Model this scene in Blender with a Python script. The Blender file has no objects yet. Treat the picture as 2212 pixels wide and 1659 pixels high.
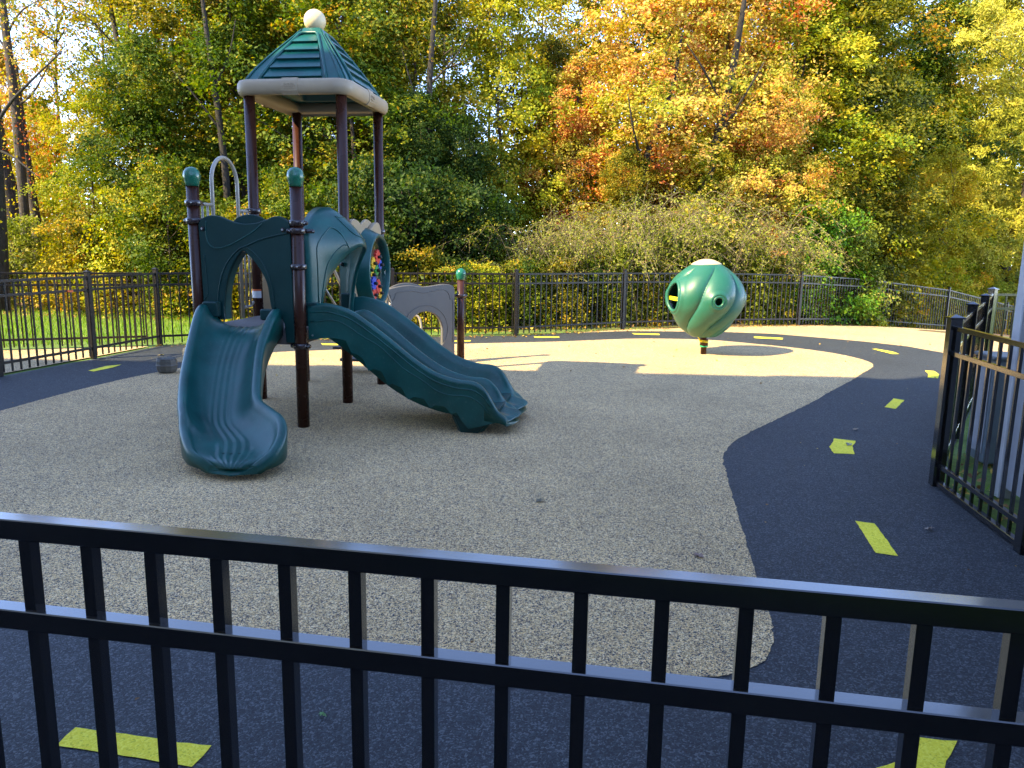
import bpy, bmesh, math, random
import numpy as np
from mathutils import Vector, Matrix
from mathutils.geometry import delaunay_2d_cdt

S = bpy.context.scene
C = S.collection
R = math.radians
random.seed(4)
rng = np.random.default_rng(11)

# ------------------------------------------------------------------ camera
cam = bpy.data.cameras.new('camera')
cam.sensor_width = 36.0
cam.lens = 36.0 * 1661.0 / 2212.0
cam.clip_start = 0.05
cam.clip_end = 400
co = bpy.data.objects.new('camera', cam)
C.objects.link(co)
p, r = R(10.2), R(0.9)
right = Vector((1, 0, 0)); fwd = Vector((0, math.cos(p), -math.sin(p))); up = Vector((0, math.sin(p), math.cos(p)))
rx = right * math.cos(r) + up * math.sin(r)
ux = up * math.cos(r) - right * math.sin(r)
co.matrix_world = Matrix(((rx.x, ux.x, -fwd.x, 0), (rx.y, ux.y, -fwd.y, 0), (rx.z, ux.z, -fwd.z, 1.72), (0, 0, 0, 1)))
S.camera = co

# ------------------------------------------------------------------ sky, sun, exposure
LD = Vector((0.99, 0.58, -1.0)).normalized()          # the way the light travels
W = bpy.data.worlds.new('World'); S.world = W; W.use_nodes = True
wn = W.node_tree; bg = wn.nodes['Background']
sky = wn.nodes.new('ShaderNodeTexSky'); sky.sky_type = 'NISHITA'; sky.sun_disc = False
sky.sun_elevation = math.asin(-LD.z); sky.sun_rotation = math.atan2(-LD.x, -LD.y) % (2 * math.pi)
sky.air_density = 1.0; sky.air_density = 0.8; sky.altitude = 4000; sky.dust_density = 0.1; sky.ozone_density = 1.5
tint = wn.nodes.new('ShaderNodeMix'); tint.data_type = 'RGBA'; tint.blend_type = 'MULTIPLY'; tint.inputs[0].default_value = 1.0
tint.inputs[7].default_value = (1.09, 0.97, 0.94, 1)      # white balance of the photograph
wn.links.new(sky.outputs[0], tint.inputs[6]); wn.links.new(tint.outputs[2], bg.inputs[0]); bg.inputs[1].default_value = 0.15
sl = bpy.data.lights.new('sun', 'SUN'); sl.energy = 2.05; sl.angle = R(0.53); sl.color = (1.0, 0.83, 0.48)
so = bpy.data.objects.new('sun', sl); C.objects.link(so)
so.rotation_euler = LD.to_track_quat('-Z', 'Y').to_euler(); so.location = (-20, -10, 25)
S.view_settings.view_transform = 'Standard'; S.view_settings.look = 'None'
S.view_settings.exposure = 3.08; S.view_settings.gamma = 1.0; S.view_settings.use_curve_mapping = False
S.render.resolution_x, S.render.resolution_y = 1024, 768

# ------------------------------------------------------------------ materials
def new_mat(name):
    m = bpy.data.materials.new(name); m.use_nodes = True
    nt = m.node_tree; b = nt.nodes['Principled BSDF']
    return m, nt, b
def N(nt, t, **kw):
    n = nt.nodes.new(t)
    for k, v in kw.items():
        if k in n.inputs: n.inputs[k].default_value = v
        else: setattr(n, k, v)
    return n
def ramp(nt, stops, interp='LINEAR'):
    n = nt.nodes.new('ShaderNodeValToRGB'); e = n.color_ramp; e.interpolation = interp
    while len(e.elements) > 1: e.elements.remove(e.elements[-1])
    e.elements[0].position = stops[0][0]; e.elements[0].color = (*stops[0][1], 1)
    for pz, c in stops[1:]:
        x = e.elements.new(pz); x.color = (*c, 1)
    return n
def coords(nt, scale=(1, 1, 1)):
    tc = N(nt, 'ShaderNodeTexCoord'); mp = N(nt, 'ShaderNodeMapping'); mp.inputs['Scale'].default_value = scale
    nt.links.new(tc.outputs['Object'], mp.inputs[0]); return mp.outputs[0]
def plastic(name, col, rough=0.38, mottling=0.18, bump=0.15, bscale=60, coat=0.0, dust=0.12, spec=0.5):
    m, nt, b = new_mat(name); L = nt.links
    v = coords(nt)
    n1 = N(nt, 'ShaderNodeTexNoise', Scale=3.0, Detail=6.0, Roughness=0.6); L.new(v, n1.inputs[0])
    d = tuple(c * (1 - mottling) for c in col); h = tuple(min(1, c * (1 + mottling) + 0.004) for c in col)
    r1 = ramp(nt, [(0.3, d), (0.7, h)]); L.new(n1.outputs[0], r1.inputs[0])
    n2 = N(nt, 'ShaderNodeTexNoise', Scale=38.0, Detail=4.0, Roughness=0.75); L.new(v, n2.inputs[0])
    r2 = ramp(nt, [(0.58, (0, 0, 0)), (0.80, (dust * 1.5,) * 3)]); L.new(n2.outputs[0], r2.inputs[0])
    mx = N(nt, 'ShaderNodeMix', data_type='RGBA'); L.new(r2.outputs[0], mx.inputs[0]); L.new(r1.outputs[0], mx.inputs[6])
    mx.inputs[7].default_value = (0.35, 0.34, 0.30, 1)
    L.new(mx.outputs[2], b.inputs['Base Color'])
    rr = N(nt, 'ShaderNodeMapRange'); rr.inputs['To Min'].default_value = rough - 0.07; rr.inputs['To Max'].default_value = rough + 0.14
    L.new(n1.outputs[0], rr.inputs[0]); L.new(rr.outputs[0], b.inputs['Roughness'])
    n3 = N(nt, 'ShaderNodeTexNoise', Scale=float(bscale), Detail=3.0); L.new(v, n3.inputs[0])
    bp = N(nt, 'ShaderNodeBump', Strength=bump, Distance=0.004); L.new(n3.outputs[0], bp.inputs['Height']); L.new(bp.outputs[0], b.inputs['Normal'])
    b.inputs['Coat Weight'].default_value = coat; b.inputs['Coat Roughness'].default_value = 0.12; b.inputs['Specular IOR Level'].default_value = spec
    return m
def flat(name, col, rough=0.5, metal=0.0):
    return plastic(name, col, rough, 0.12, 0.05, 80, 0, 0.04)

M_teal = plastic('teal_plastic', (0.0008, 0.066, 0.058), 0.31, 0.30, 0.08, 240, 0, 0.12, 0.42)
M_tealdark = plastic('dark_teal_plastic', (0.001, 0.034, 0.032), 0.38, 0.12, 0.08, 240, 0, 0.04, 0.32)
M_groove = flat('groove_shade_teal', (0.004, 0.045, 0.045), 0.6)
M_ball = plastic('green_plastic', (0.010, 0.100, 0.060), 0.42, 0.10, 0.12, 120, 0.1, 0.10)
M_cap = plastic('green_cap_plastic', (0.008, 0.12, 0.065), 0.22, 0.08, 0.02, 60, 0.3, 0.03)
M_tan = plastic('tan_plastic', (0.34, 0.255, 0.155), 0.45, 0.08, 0.1, 150, 0, 0.05)
M_cream = plastic('cream_plastic', (0.62, 0.48, 0.26), 0.40, 0.06, 0.06, 150, 0, 0.03)
M_grey = plastic('grey_plastic', (0.10, 0.092, 0.080), 0.5, 0.08, 0.12, 150, 0, 0.04)
M_barrel = plastic('brown_grey_plastic', (0.085, 0.08, 0.065), 0.55, 0.15, 0.2, 90, 0, 0.1)
M_post = plastic('brown_powder_coat', (0.040, 0.012, 0.006), 0.24, 0.15, 0.02, 200, 0.0, 0.02, 0.3)
M_clamp = plastic('dark_brown_metal', (0.022, 0.010, 0.010), 0.22, 0.1, 0.05, 90, 0.4, 0.02)
M_pipe = plastic('beige_powder_coat', (0.33, 0.29, 0.23), 0.35, 0.06, 0.04, 150, 0.2, 0.03)
M_deck = plastic('deck_coating', (0.10, 0.090, 0.085), 0.6, 0.15, 0.8, 120, 0, 0.1)
M_fence = plastic('black_powder_coat', (0.006, 0.0052, 0.0048), 0.14, 0.2, 0.01, 140, 1.0, 0.02, 0.3); M_fence.node_tree.nodes['Principled BSDF'].inputs['Coat IOR'].default_value = 1.7
M_fence2 = plastic('sunlit_black_powder_coat', (0.010, 0.0075, 0.006), 0.36, 0.2, 0.01, 140, 0.0, 0.02, 0.4)  # far fences: browner base colour stands in for sun glare, no gloss coat
M_steel = plastic('bolt_steel', (0.55, 0.55, 0.55), 0.25, 0.05, 0.0, 50); M_steel.node_tree.nodes['Principled BSDF'].inputs['Metallic'].default_value = 1
M_red = flat('red_plastic', (0.60, 0.035, 0.02), 0.4); M_yel = flat('yellow_plastic', (0.75, 0.42, 0.01), 0.4)
M_blue = flat('blue_plastic', (0.02, 0.06, 0.42), 0.4); M_grn = flat('bright_green_plastic', (0.02, 0.26, 0.04), 0.4)
M_blackp = flat('black_knob_plastic', (0.012, 0.012, 0.012), 0.35)
M_tape = flat('caution_tape_yellow', (0.85, 0.68, 0.01), 0.45); M_ink = flat('black_ink', (0.02, 0.02, 0.02), 0.6)
M_white = flat('white_sticker', (0.72, 0.72, 0.72), 0.5); M_orange = flat('orange_print', (0.7, 0.14, 0.03), 0.5)
M_lime = flat('green_band', (0.02, 0.45, 0.15), 0.4)
M_siding = plastic('grey_siding_paint', (0.30, 0.30, 0.315), 0.6, 0.08, 0.3, 30, 0, 0.05)
M_trim = plastic('pale_trim_paint', (0.40, 0.40, 0.41), 0.55, 0.06, 0.2, 30, 0, 0.05)
M_wall = plastic('cream_render', (0.55, 0.52, 0.46), 0.8, 0.1, 0.3, 20, 0, 0.05)
M_roofing = plastic('roof_shingle', (0.06, 0.06, 0.065), 0.85, 0.3, 0.6, 30, 0, 0.2)
M_cab = plastic('blue_grey_metal', (0.12, 0.15, 0.17), 0.45, 0.1, 0.1, 40, 0, 0.1)

def glass_mat():
    m, nt, b = new_mat('clear_acrylic')
    b.inputs['Base Color'].default_value = (0.95, 0.97, 0.95, 1); b.inputs['Roughness'].default_value = 0.03
    b.inputs['IOR'].default_value = 1.2; b.inputs['Transmission Weight'].default_value = 1.0
    return m
M_glass = glass_mat()

def speckle(name, lo, mids, dark_frac, scale, rough=0.85, bump=0.7):
    """rubber granules: every cell of a voronoi gets one of a few granule colours"""
    m, nt, b = new_mat(name); L = nt.links
    v = coords(nt)
    wob = N(nt, 'ShaderNodeTexNoise', Scale=scale * 0.35, Detail=2.0); L.new(v, wob.inputs[0])
    add = N(nt, 'ShaderNodeMix', data_type='RGBA', blend_type='LINEAR_LIGHT'); add.inputs[0].default_value = 0.014
    L.new(v, add.inputs[6]); L.new(wob.outputs['Color'], add.inputs[7])
    vo = N(nt, 'ShaderNodeTexVoronoi', Scale=scale); L.new(add.outputs[2], vo.inputs['Vector'])
    sep = N(nt, 'ShaderNodeSeparateColor'); L.new(vo.outputs['Color'], sep.inputs[0])
    # patchy granule mix at hand width
    big = N(nt, 'ShaderNodeTexNoise', Scale=9.0, Detail=5.0, Roughness=0.65); L.new(v, big.inputs[0])
    bias = N(nt, 'ShaderNodeMath', operation='MULTIPLY_ADD'); bias.inputs[1].default_value = 0.34; L.new(big.outputs[0], bias.inputs[0])
    L.new(sep.outputs[0], bias.inputs[2])
    off = N(nt, 'ShaderNodeMath', operation='SUBTRACT'); off.inputs[1].default_value = 0.17; L.new(bias.outputs[0], off.inputs[0])
    stops = [(0.0, lo)]
    n = len(mids)
    for i, c in enumerate(mids): stops.append((dark_frac + (1 - dark_frac) * (i / n) ** .9, c))
    rp = ramp(nt, stops, 'CONSTANT'); L.new(off.outputs[0], rp.inputs[0])
    soft = N(nt, 'ShaderNodeTexNoise', Scale=0.7, Detail=7.0, Roughness=0.6); L.new(v, soft.inputs[0])
    mr = N(nt, 'ShaderNodeMapRange'); mr.inputs['From Min'].default_value = 0.3; mr.inputs['From Max'].default_value = 0.7; mr.inputs['To Min'].default_value = 0.80; mr.inputs['To Max'].default_value = 1.10; L.new(soft.outputs[0], mr.inputs[0])
    mu = N(nt, 'ShaderNodeMix', data_type='RGBA', blend_type='MULTIPLY'); mu.inputs[0].default_value = 1
    L.new(rp.outputs[0], mu.inputs[6]); L.new(mr.outputs[0], mu.inputs[7]); L.new(mu.outputs[2], b.inputs['Base Color'])
    b.inputs['Roughness'].default_value = rough
    bp = N(nt, 'ShaderNodeBump', Strength=bump, Distance=0.004); L.new(vo.outputs['Distance'], bp.inputs['Height']); bp.invert = True
    L.new(bp.outputs[0], b.inputs['Normal'])
    return m
M_tanrub = speckle('tan_rubber_granules', (0.032, 0.036, 0.048), [(0.46, 0.30, 0.13), (0.82, 0.56, 0.25), (0.92, 0.72, 0.40), (0.68, 0.45, 0.18)], 0.35, 205)
M_blkrub = speckle('black_rubber_granules', (0.010, 0.012, 0.017), [(0.019, 0.026, 0.034), (0.030, 0.038, 0.047), (0.080, 0.092, 0.10)], 0.45, 150, 0.7)
M_yelrub = speckle('yellow_rubber_granules', (0.62, 0.54, 0.02), [(0.80, 0.68, 0.03), (0.86, 0.74, 0.04), (0.90, 0.80, 0.07)], 0.08, 130)

def ground_mat():
    m, nt, b = new_mat('grass_and_leaf_litter_ground'); L = nt.links
    v = coords(nt)
    n1 = N(nt, 'ShaderNodeTexNoise', Scale=0.6, Detail=6.0); L.new(v, n1.inputs[0])
    n2 = N(nt, 'ShaderNodeTexNoise', Scale=14.0, Detail=8.0, Roughness=0.8); L.new(v, n2.inputs[0])
    g = ramp(nt, [(0.3, (0.05, 0.09, 0.012)), (0.55, (0.12, 0.20, 0.02)), (0.8, (0.25, 0.30, 0.05))]); L.new(n2.outputs[0], g.inputs[0])
    l = ramp(nt, [(0.3, (0.035, 0.022, 0.012)), (0.5, (0.11, 0.065, 0.028)), (0.75, (0.28, 0.17, 0.06))]); L.new(n2.outputs[0], l.inputs[0])
    sep = N(nt, 'ShaderNodeSeparateXYZ'); L.new(v, sep.inputs[0])
    # grass lawn up to about Y 17.5 on the left, litter under the trees
    a = N(nt, 'ShaderNodeMath', operation='MULTIPLY_ADD'); a.inputs[1].default_value = 0.35; a.inputs[2].default_value = -5.9; L.new(sep.outputs[1], a.inputs[0])
    c = N(nt, 'ShaderNodeMath', operation='ADD'); L.new(a.outputs[0], c.inputs[0]); L.new(n1.outputs[0], c.inputs[1]); c.use_clamp = True
    mx = N(nt, 'ShaderNodeMix', data_type='RGBA'); L.new(c.outputs[0], mx.inputs[0]); L.new(g.outputs[0], mx.inputs[6]); L.new(l.outputs[0], mx.inputs[7])
    L.new(mx.outputs[2], b.inputs['Base Color']); b.inputs['Roughness'].default_value = 0.95
    bp = N(nt, 'ShaderNodeBump', Strength=0.8, Distance=0.05); L.new(n2.outputs[0], bp.inputs['Height']); L.new(bp.outputs[0], b.inputs['Normal'])
    return m
M_ground = ground_mat()

def leaf_mat(name, stops, trans=0.38):
    m, nt, b = new_mat(name); L = nt.links
    at = N(nt, 'ShaderNodeAttribute', attribute_name='tone')
    oi = N(nt, 'ShaderNodeObjectInfo')
    a = N(nt, 'ShaderNodeMath', operation='MULTIPLY_ADD'); a.inputs[1].default_value = 0.16; L.new(oi.outputs['Random'], a.inputs[0]); L.new(at.outputs['Fac'], a.inputs[2])
    s = N(nt, 'ShaderNodeMath', operation='SUBTRACT'); s.inputs[1].default_value = 0.08; L.new(a.outputs[0], s.inputs[0])
    rp = ramp(nt, stops); L.new(s.outputs[0], rp.inputs[0])
    L.new(rp.outputs[0], b.inputs['Base Color']); b.inputs['Roughness'].default_value = 0.5
    b.inputs['Specular IOR Level'].default_value = 0.15
    tr = N(nt, 'ShaderNodeBsdfTranslucent')
    hs = N(nt, 'ShaderNodeHueSaturation'); hs.inputs['Saturation'].default_value = 1.15; hs.inputs['Value'].default_value = 1.25
    L.new(rp.outputs[0], hs.inputs['Color']); L.new(hs.outputs[0], tr.inputs[0])
    ms = N(nt, 'ShaderNodeMixShader'); ms.inputs[0].default_value = trans
    out = nt.nodes['Material Output']
    L.new(b.outputs[0], ms.inputs[1]); L.new(tr.outputs[0], ms.inputs[2]); L.new(ms.outputs[0], out.inputs[0])
    return m
LM = {
 'green':   leaf_mat('green_leaves', [(0, (0.030, 0.060, 0.006)), (0.4, (0.075, 0.125, 0.010)), (0.65, (0.17, 0.20, 0.015)), (0.88, (0.38, 0.34, 0.025)), (1, (0.48, 0.26, 0.03))]),
 'dark':    leaf_mat('dark_green_leaves', [(0, (0.012, 0.032, 0.006)), (0.5, (0.030, 0.062, 0.010)), (0.85, (0.08, 0.12, 0.016)), (1, (0.28, 0.25, 0.03))]),
 'lime':    leaf_mat('yellow_green_leaves', [(0, (0.07, 0.12, 0.008)), (0.3, (0.20, 0.25, 0.012)), (0.65, (0.42, 0.39, 0.025)), (1, (0.60, 0.42, 0.04))]),
 'olive':   leaf_mat('olive_leaves', [(0, (0.045, 0.060, 0.006)), (0.35, (0.11, 0.12, 0.010)), (0.65, (0.24, 0.21, 0.015)), (0.87, (0.44, 0.30, 0.02)), (1, (0.45, 0.17, 0.03))]),
 'orange':  leaf_mat('orange_leaves', [(0, (0.16, 0.20, 0.015)), (0.34, (0.46, 0.42, 0.05)), (0.58, (0.62, 0.42, 0.10)), (0.82, (0.58, 0.27, 0.07)), (1, (0.50, 0.12, 0.05))]),
 'gold':    leaf_mat('gold_leaves', [(0, (0.13, 0.16, 0.015)), (0.35, (0.36, 0.32, 0.02)), (0.7, (0.60, 0.45, 0.03)), (1, (0.62, 0.28, 0.03))]),
 'red':     leaf_mat('red_leaves', [(0, (0.30, 0.16, 0.03)), (0.4, (0.50, 0.14, 0.03)), (1, (0.45, 0.05, 0.03))]),
 'cedar':   leaf_mat('cedar_needles', [(0, (0.12, 0.14, 0.012)), (0.4, (0.32, 0.31, 0.03)), (0.75, (0.50, 0.43, 0.05)), (1, (0.58, 0.46, 0.10))], 0.25),
 'brush':   leaf_mat('brush_leaves', [(0, (0.06, 0.09, 0.01)), (0.35, (0.18, 0.21, 0.02)), (0.7, (0.30, 0.32, 0.05)), (0.94, (0.46, 0.38, 0.12)), (1, (0.46, 0.26, 0.10))]),
 'bright':  leaf_mat('bright_green_leaves', [(0, (0.03, 0.10, 0.008)), (0.5, (0.10, 0.23, 0.015)), (1, (0.28, 0.38, 0.05))]),
 'litter':  leaf_mat('fallen_leaves', [(0, (0.10, 0.055, 0.025)), (0.4, (0.28, 0.15, 0.05)), (0.75, (0.50, 0.33, 0.06)), (1, (0.60, 0.47, 0.10))], 0.15),
 'grass':   leaf_mat('grass_blades', [(0, (0.06, 0.14, 0.01)), (0.5, (0.16, 0.30, 0.02)), (0.9, (0.34, 0.44, 0.05)), (1, (0.50, 0.42, 0.12))], 0.3),
}
def bark_mat(name, c1, c2):
    m, nt, b = new_mat(name); L = nt.links
    v = coords(nt, (6, 6, 1.2))
    n = N(nt, 'ShaderNodeTexNoise', Scale=4.0, Detail=8.0, Roughness=0.7); L.new(v, n.inputs[0])
    rp = ramp(nt, [(0.35, c1), (0.65, c2)]); L.new(n.outputs[0], rp.inputs[0]); L.new(rp.outputs[0], b.inputs['Base Color'])
    b.inputs['Roughness'].default_value = 0.9
    bp = N(nt, 'ShaderNodeBump', Strength=1.0, Distance=0.03); L.new(n.outputs[0], bp.inputs['Height']); L.new(bp.outputs[0], b.inputs['Normal'])
    return m
M_bark = bark_mat('grey_brown_bark', (0.022, 0.016, 0.011), (0.085, 0.062, 0.045))
M_bark2 = bark_mat('dark_bark', (0.010, 0.008, 0.006), (0.038, 0.029, 0.022))
M_twig = bark_mat('pinkish_twigs', (0.10, 0.075, 0.045), (0.30, 0.23, 0.13))

# ------------------------------------------------------------------ object helpers
def tag(o, label=None, cat=None, group=None, kind=None):
    if label: o['label'] = label
    if cat: o['category'] = cat
    if group: o['group'] = group
    if kind: o['kind'] = kind
    return o
def empty(name, loc=(0, 0, 0), rz=0.0):
    o = bpy.data.objects.new(name, None); C.objects.link(o); o.location = loc; o.rotation_euler = (0, 0, rz)
    o.empty_display_size = 0.2; return o
def link(name, me, mat=None, parent=None, loc=None, rz=None):
    if mat is not None:
        if len(me.materials) == 0: me.materials.append(mat)
    o = bpy.data.objects.new(name, me); C.objects.link(o)
    if parent is not None: o.parent = parent
    if loc is not None: o.location = loc
    if rz is not None: o.rotation_euler = (0, 0, rz)
    return o
def slot(o, mat):
    o.material_slots[0].link = 'OBJECT'; o.material_slots[0].material = mat

class MB:
    def __init__(s): s.v = []; s.f = []; s.sm = []
    def add(s, vs, fs, smooth=False):
        b = len(s.v); s.v += [tuple(x) for x in vs]; s.f += [tuple(i + b for i in f) for f in fs]; s.sm += [smooth] * len(fs)
    def box(s, c, d, M=None):
        hx, hy, hz = d[0] / 2, d[1] / 2, d[2] / 2
        vs = [Vector((sx * hx, sy * hy, sz * hz)) for sz in (-1, 1) for sx, sy in ((-1, -1), (1, -1), (1, 1), (-1, 1))]
        if M is not None: vs = [M @ q for q in vs]
        c = Vector(c); vs = [q + c for q in vs]
        s.add(vs, [(3, 2, 1, 0), (4, 5, 6, 7), (0, 1, 5, 4), (1, 2, 6, 5), (2, 3, 7, 6), (3, 0, 4, 7)])
    def bbox(s, c, d, bev=0.004, M=None):
        """box with chamfered vertical and horizontal edges"""
        hx, hy, hz = d[0] / 2, d[1] / 2, d[2] / 2
        rings = []
        for z, k in ((-hz, bev), (-hz + bev, 0), (hz - bev, 0), (hz, bev)):
            ring = []
            for sx, sy in ((-1, -1), (1, -1), (1, 1), (-1, 1)):
                a = (sx * (hx - k), sy * (hy - k - bev)); b_ = (sx * (hx - k - bev), sy * (hy - k))
                ring += ([a, b_] if sx * sy > 0 else [b_, a])
            ring = [Vector((q[0], q[1], z)) for q in ring]
            # order by angle
            ring.sort(key=lambda q: math.atan2(q.y / hy, q.x / hx))
            rings.append(ring)
        vs = [q for ring in rings for q in ring]
        if M is not None: vs = [M @ q for q in vs]
        c = Vector(c); vs = [q + c for q in vs]
        fs = []
        for i in range(3):
            for j in range(8):
                k = (j + 1) % 8; fs.append((i * 8 + j, i * 8 + k, (i + 1) * 8 + k, (i + 1) * 8 + j))
        fs.append(tuple(range(7, -1, -1))); fs.append(tuple(range(24, 32)))
        s.add(vs, fs)
    def tube(s, pts, rad, n=10, caps=True, smooth=True):
        pts = [Vector(q) for q in pts]
        if not hasattr(rad, '__len__'): rad = [rad] * len(pts)
        rings = []; prev = None
        for i, q in enumerate(pts):
            t = (pts[min(i + 1, len(pts) - 1)] - pts[max(i - 1, 0)]).normalized()
            if prev is None:
                a = Vector((0, 0, 1)) if abs(t.z) < 0.9 else Vector((1, 0, 0)); x = t.cross(a).normalized()
            else:
                x = (prev - t * prev.dot(t)); x = x.normalized() if x.length > 1e-6 else t.orthogonal().normalized()
            prev = x; y = t.cross(x)
            rings.append([q + (x * math.cos(2 * math.pi * j / n) + y * math.sin(2 * math.pi * j / n)) * rad[i] for j in range(n)])
        s.rings(rings, caps, smooth)
    def rings(s, rings, caps=True, smooth=True, closed=False):
        n = len(rings[0]); vs = [q for rg in rings for q in rg]; fs = []
        m = len(rings)
        for i in range(m if closed else m - 1):
            i2 = (i + 1) % m
            for j in range(n):
                k = (j + 1) % n; fs.append((i * n + j, i * n + k, i2 * n + k, i2 * n + j))
        s.add(vs, fs, smooth)
        if caps and not closed:
            b = len(s.v) - len(vs)
            s.f.append(tuple(b + j for j in range(n - 1, -1, -1))); s.sm.append(False)
            s.f.append(tuple(b + (m - 1) * n + j for j in range(n))); s.sm.append(False)
    def lathe(s, prof, c=(0, 0, 0), n=32, smooth=True, M=None, caps=True):
        rings = []
        for rr, z in prof:
            rg = [Vector((rr * math.cos(2 * math.pi * j / n), rr * math.sin(2 * math.pi * j / n), z)) for j in range(n)]
            if M is not None: rg = [M @ q for q in rg]
            rings.append([q + Vector(c) for q in rg])
        s.rings(rings, caps, smooth)
    def sphere(s, c, rad, n=20, m=12):
        s.lathe([(max(1e-4, rad * math.sin(math.pi * i / m)), -rad * math.cos(math.pi * i / m)) for i in range(m + 1)], c, n)
    def mesh(s, name):
        me = bpy.data.meshes.new(name); me.from_pydata(s.v, [], s.f); me.update()
        me.polygons.foreach_set('use_smooth', s.sm)
        bm = bmesh.new(); bm.from_mesh(me); bmesh.ops.recalc_face_normals(bm, faces=bm.faces); bm.to_mesh(me); bm.free()
        return me
    def build(s, name, mat, parent=None, **kw):
        return link(name, s.mesh(name), mat, parent, **kw)

def catmull(pts, k):
    """pts: list of tuples; k subdivisions per span"""
    P = [np.array(q, float) for q in pts]; out = []
    for i in range(len(P) - 1):
        p0 = P[i - 1] if i > 0 else 2 * P[0] - P[1]; p1, p2 = P[i], P[i + 1]
        p3 = P[i + 2] if i + 2 < len(P) else 2 * P[-1] - P[-2]
        for j in range(k):
            t = j / k
            out.append(0.5 * (2 * p1 + (p2 - p0) * t + (2 * p0 - 5 * p1 + 4 * p2 - p3) * t * t + (-p0 + 3 * p1 - 3 * p2 + p3) * t ** 3))
    out.append(P[-1]); return [tuple(q) for q in out]

def plate(name, outlines, thick, mat, parent, M, bevel=0.008, res=2):
    """flat panel with rounded edges from 2-D outlines (first outer, the rest holes), extruded along local z"""
    cu = bpy.data.curves.new(name, 'CURVE'); cu.dimensions = '2D'; cu.fill_mode = 'BOTH'
    cu.extrude = max(0.0005, thick / 2 - bevel); cu.bevel_depth = bevel; cu.bevel_resolution = res; cu.offset = -bevel
    for ol in outlines:
        sp = cu.splines.new('POLY'); sp.points.add(len(ol) - 1)
        for i, q in enumerate(ol): sp.points[i].co = (q[0], q[1], 0, 1)
        sp.use_cyclic_u = True
    tmp = bpy.data.objects.new('tmp', cu); C.objects.link(tmp)
    dg = bpy.context.evaluated_depsgraph_get(); me = bpy.data.meshes.new_from_object(tmp.evaluated_get(dg))
    bpy.data.objects.remove(tmp); bpy.data.curves.remove(cu)
    me.materials.clear(); me.transform(M); me.name = name
    for pl in me.polygons: pl.use_smooth = False
    return link(name, me, mat, parent)
def text_mesh(name, body, size, ext, mat, parent, M):
    cu = bpy.data.curves.new(name, 'FONT'); cu.body = body; cu.size = size; cu.extrude = ext; cu.align_x = 'CENTER'; cu.align_y = 'CENTER'
    tmp = bpy.data.objects.new('tmp', cu); C.objects.link(tmp)
    dg = bpy.context.evaluated_depsgraph_get(); me = bpy.data.meshes.new_from_object(tmp.evaluated_get(dg))
    bpy.data.objects.remove(tmp); bpy.data.curves.remove(cu)
    me.materials.clear(); me.transform(M); return link(name, me, mat, parent)
def frame(o, xa, ya, za):
    o, xa, ya, za = Vector(o), Vector(xa), Vector(ya), Vector(za)
    return Matrix(((xa.x, ya.x, za.x, o.x), (xa.y, ya.y, za.y, o.y), (xa.z, ya.z, za.z, o.z), (0, 0, 0, 1)))

# ------------------------------------------------------------------ ground
def hz(x, y):
    s_ = 0.6 * x + 0.8 * y
    z = -0.006 * max(0.0, s_ - 16) ** 2 if s_ < 32 else -1.536 - 0.03 * (s_ - 32)
    if y > 34: z += 0.02 * (y - 34)
    return z
def hzn(x, y):
    s_ = 0.6 * x + 0.8 * y
    z = np.where(s_ < 32, -0.006 * np.maximum(0, s_ - 16) ** 2, -1.536 - 0.03 * (s_ - 32))
    return z + np.where(y > 34, 0.02 * (y - 34), 0)
def ground():
    xs = np.concatenate([np.linspace(-260, -40, 14), np.linspace(-36, 36, 73), np.linspace(40, 260, 14)])
    ys = np.concatenate([np.linspace(-60, -8, 8), np.linspace(-5, 40, 61), np.linspace(45, 300, 16)])
    X, Y = np.meshgrid(xs, ys); Z = hzn(X, Y) - 0.012
    Z += np.where((Y > 18.5 + 0.1 * X) | (X > 9), 0.03 * np.sin(X * 1.7) * np.sin(Y * 1.3), 0)
    n, m = len(xs), len(ys)
    vs = np.stack([X.ravel(), Y.ravel(), Z.ravel()], 1)
    fs = [(j * n + i, j * n + i + 1, (j + 1) * n + i + 1, (j + 1) * n + i) for j in range(m - 1) for i in range(n - 1)]
    me = bpy.data.meshes.new('ground'); me.from_pydata(vs.tolist(), [], fs); me.update()
    me.polygons.foreach_set('use_smooth', [True] * len(fs))
    return tag(link('ground', me, M_ground), 'grass and leaf covered ground around the playground and under the trees', 'ground', kind='structure')
ground()

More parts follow.
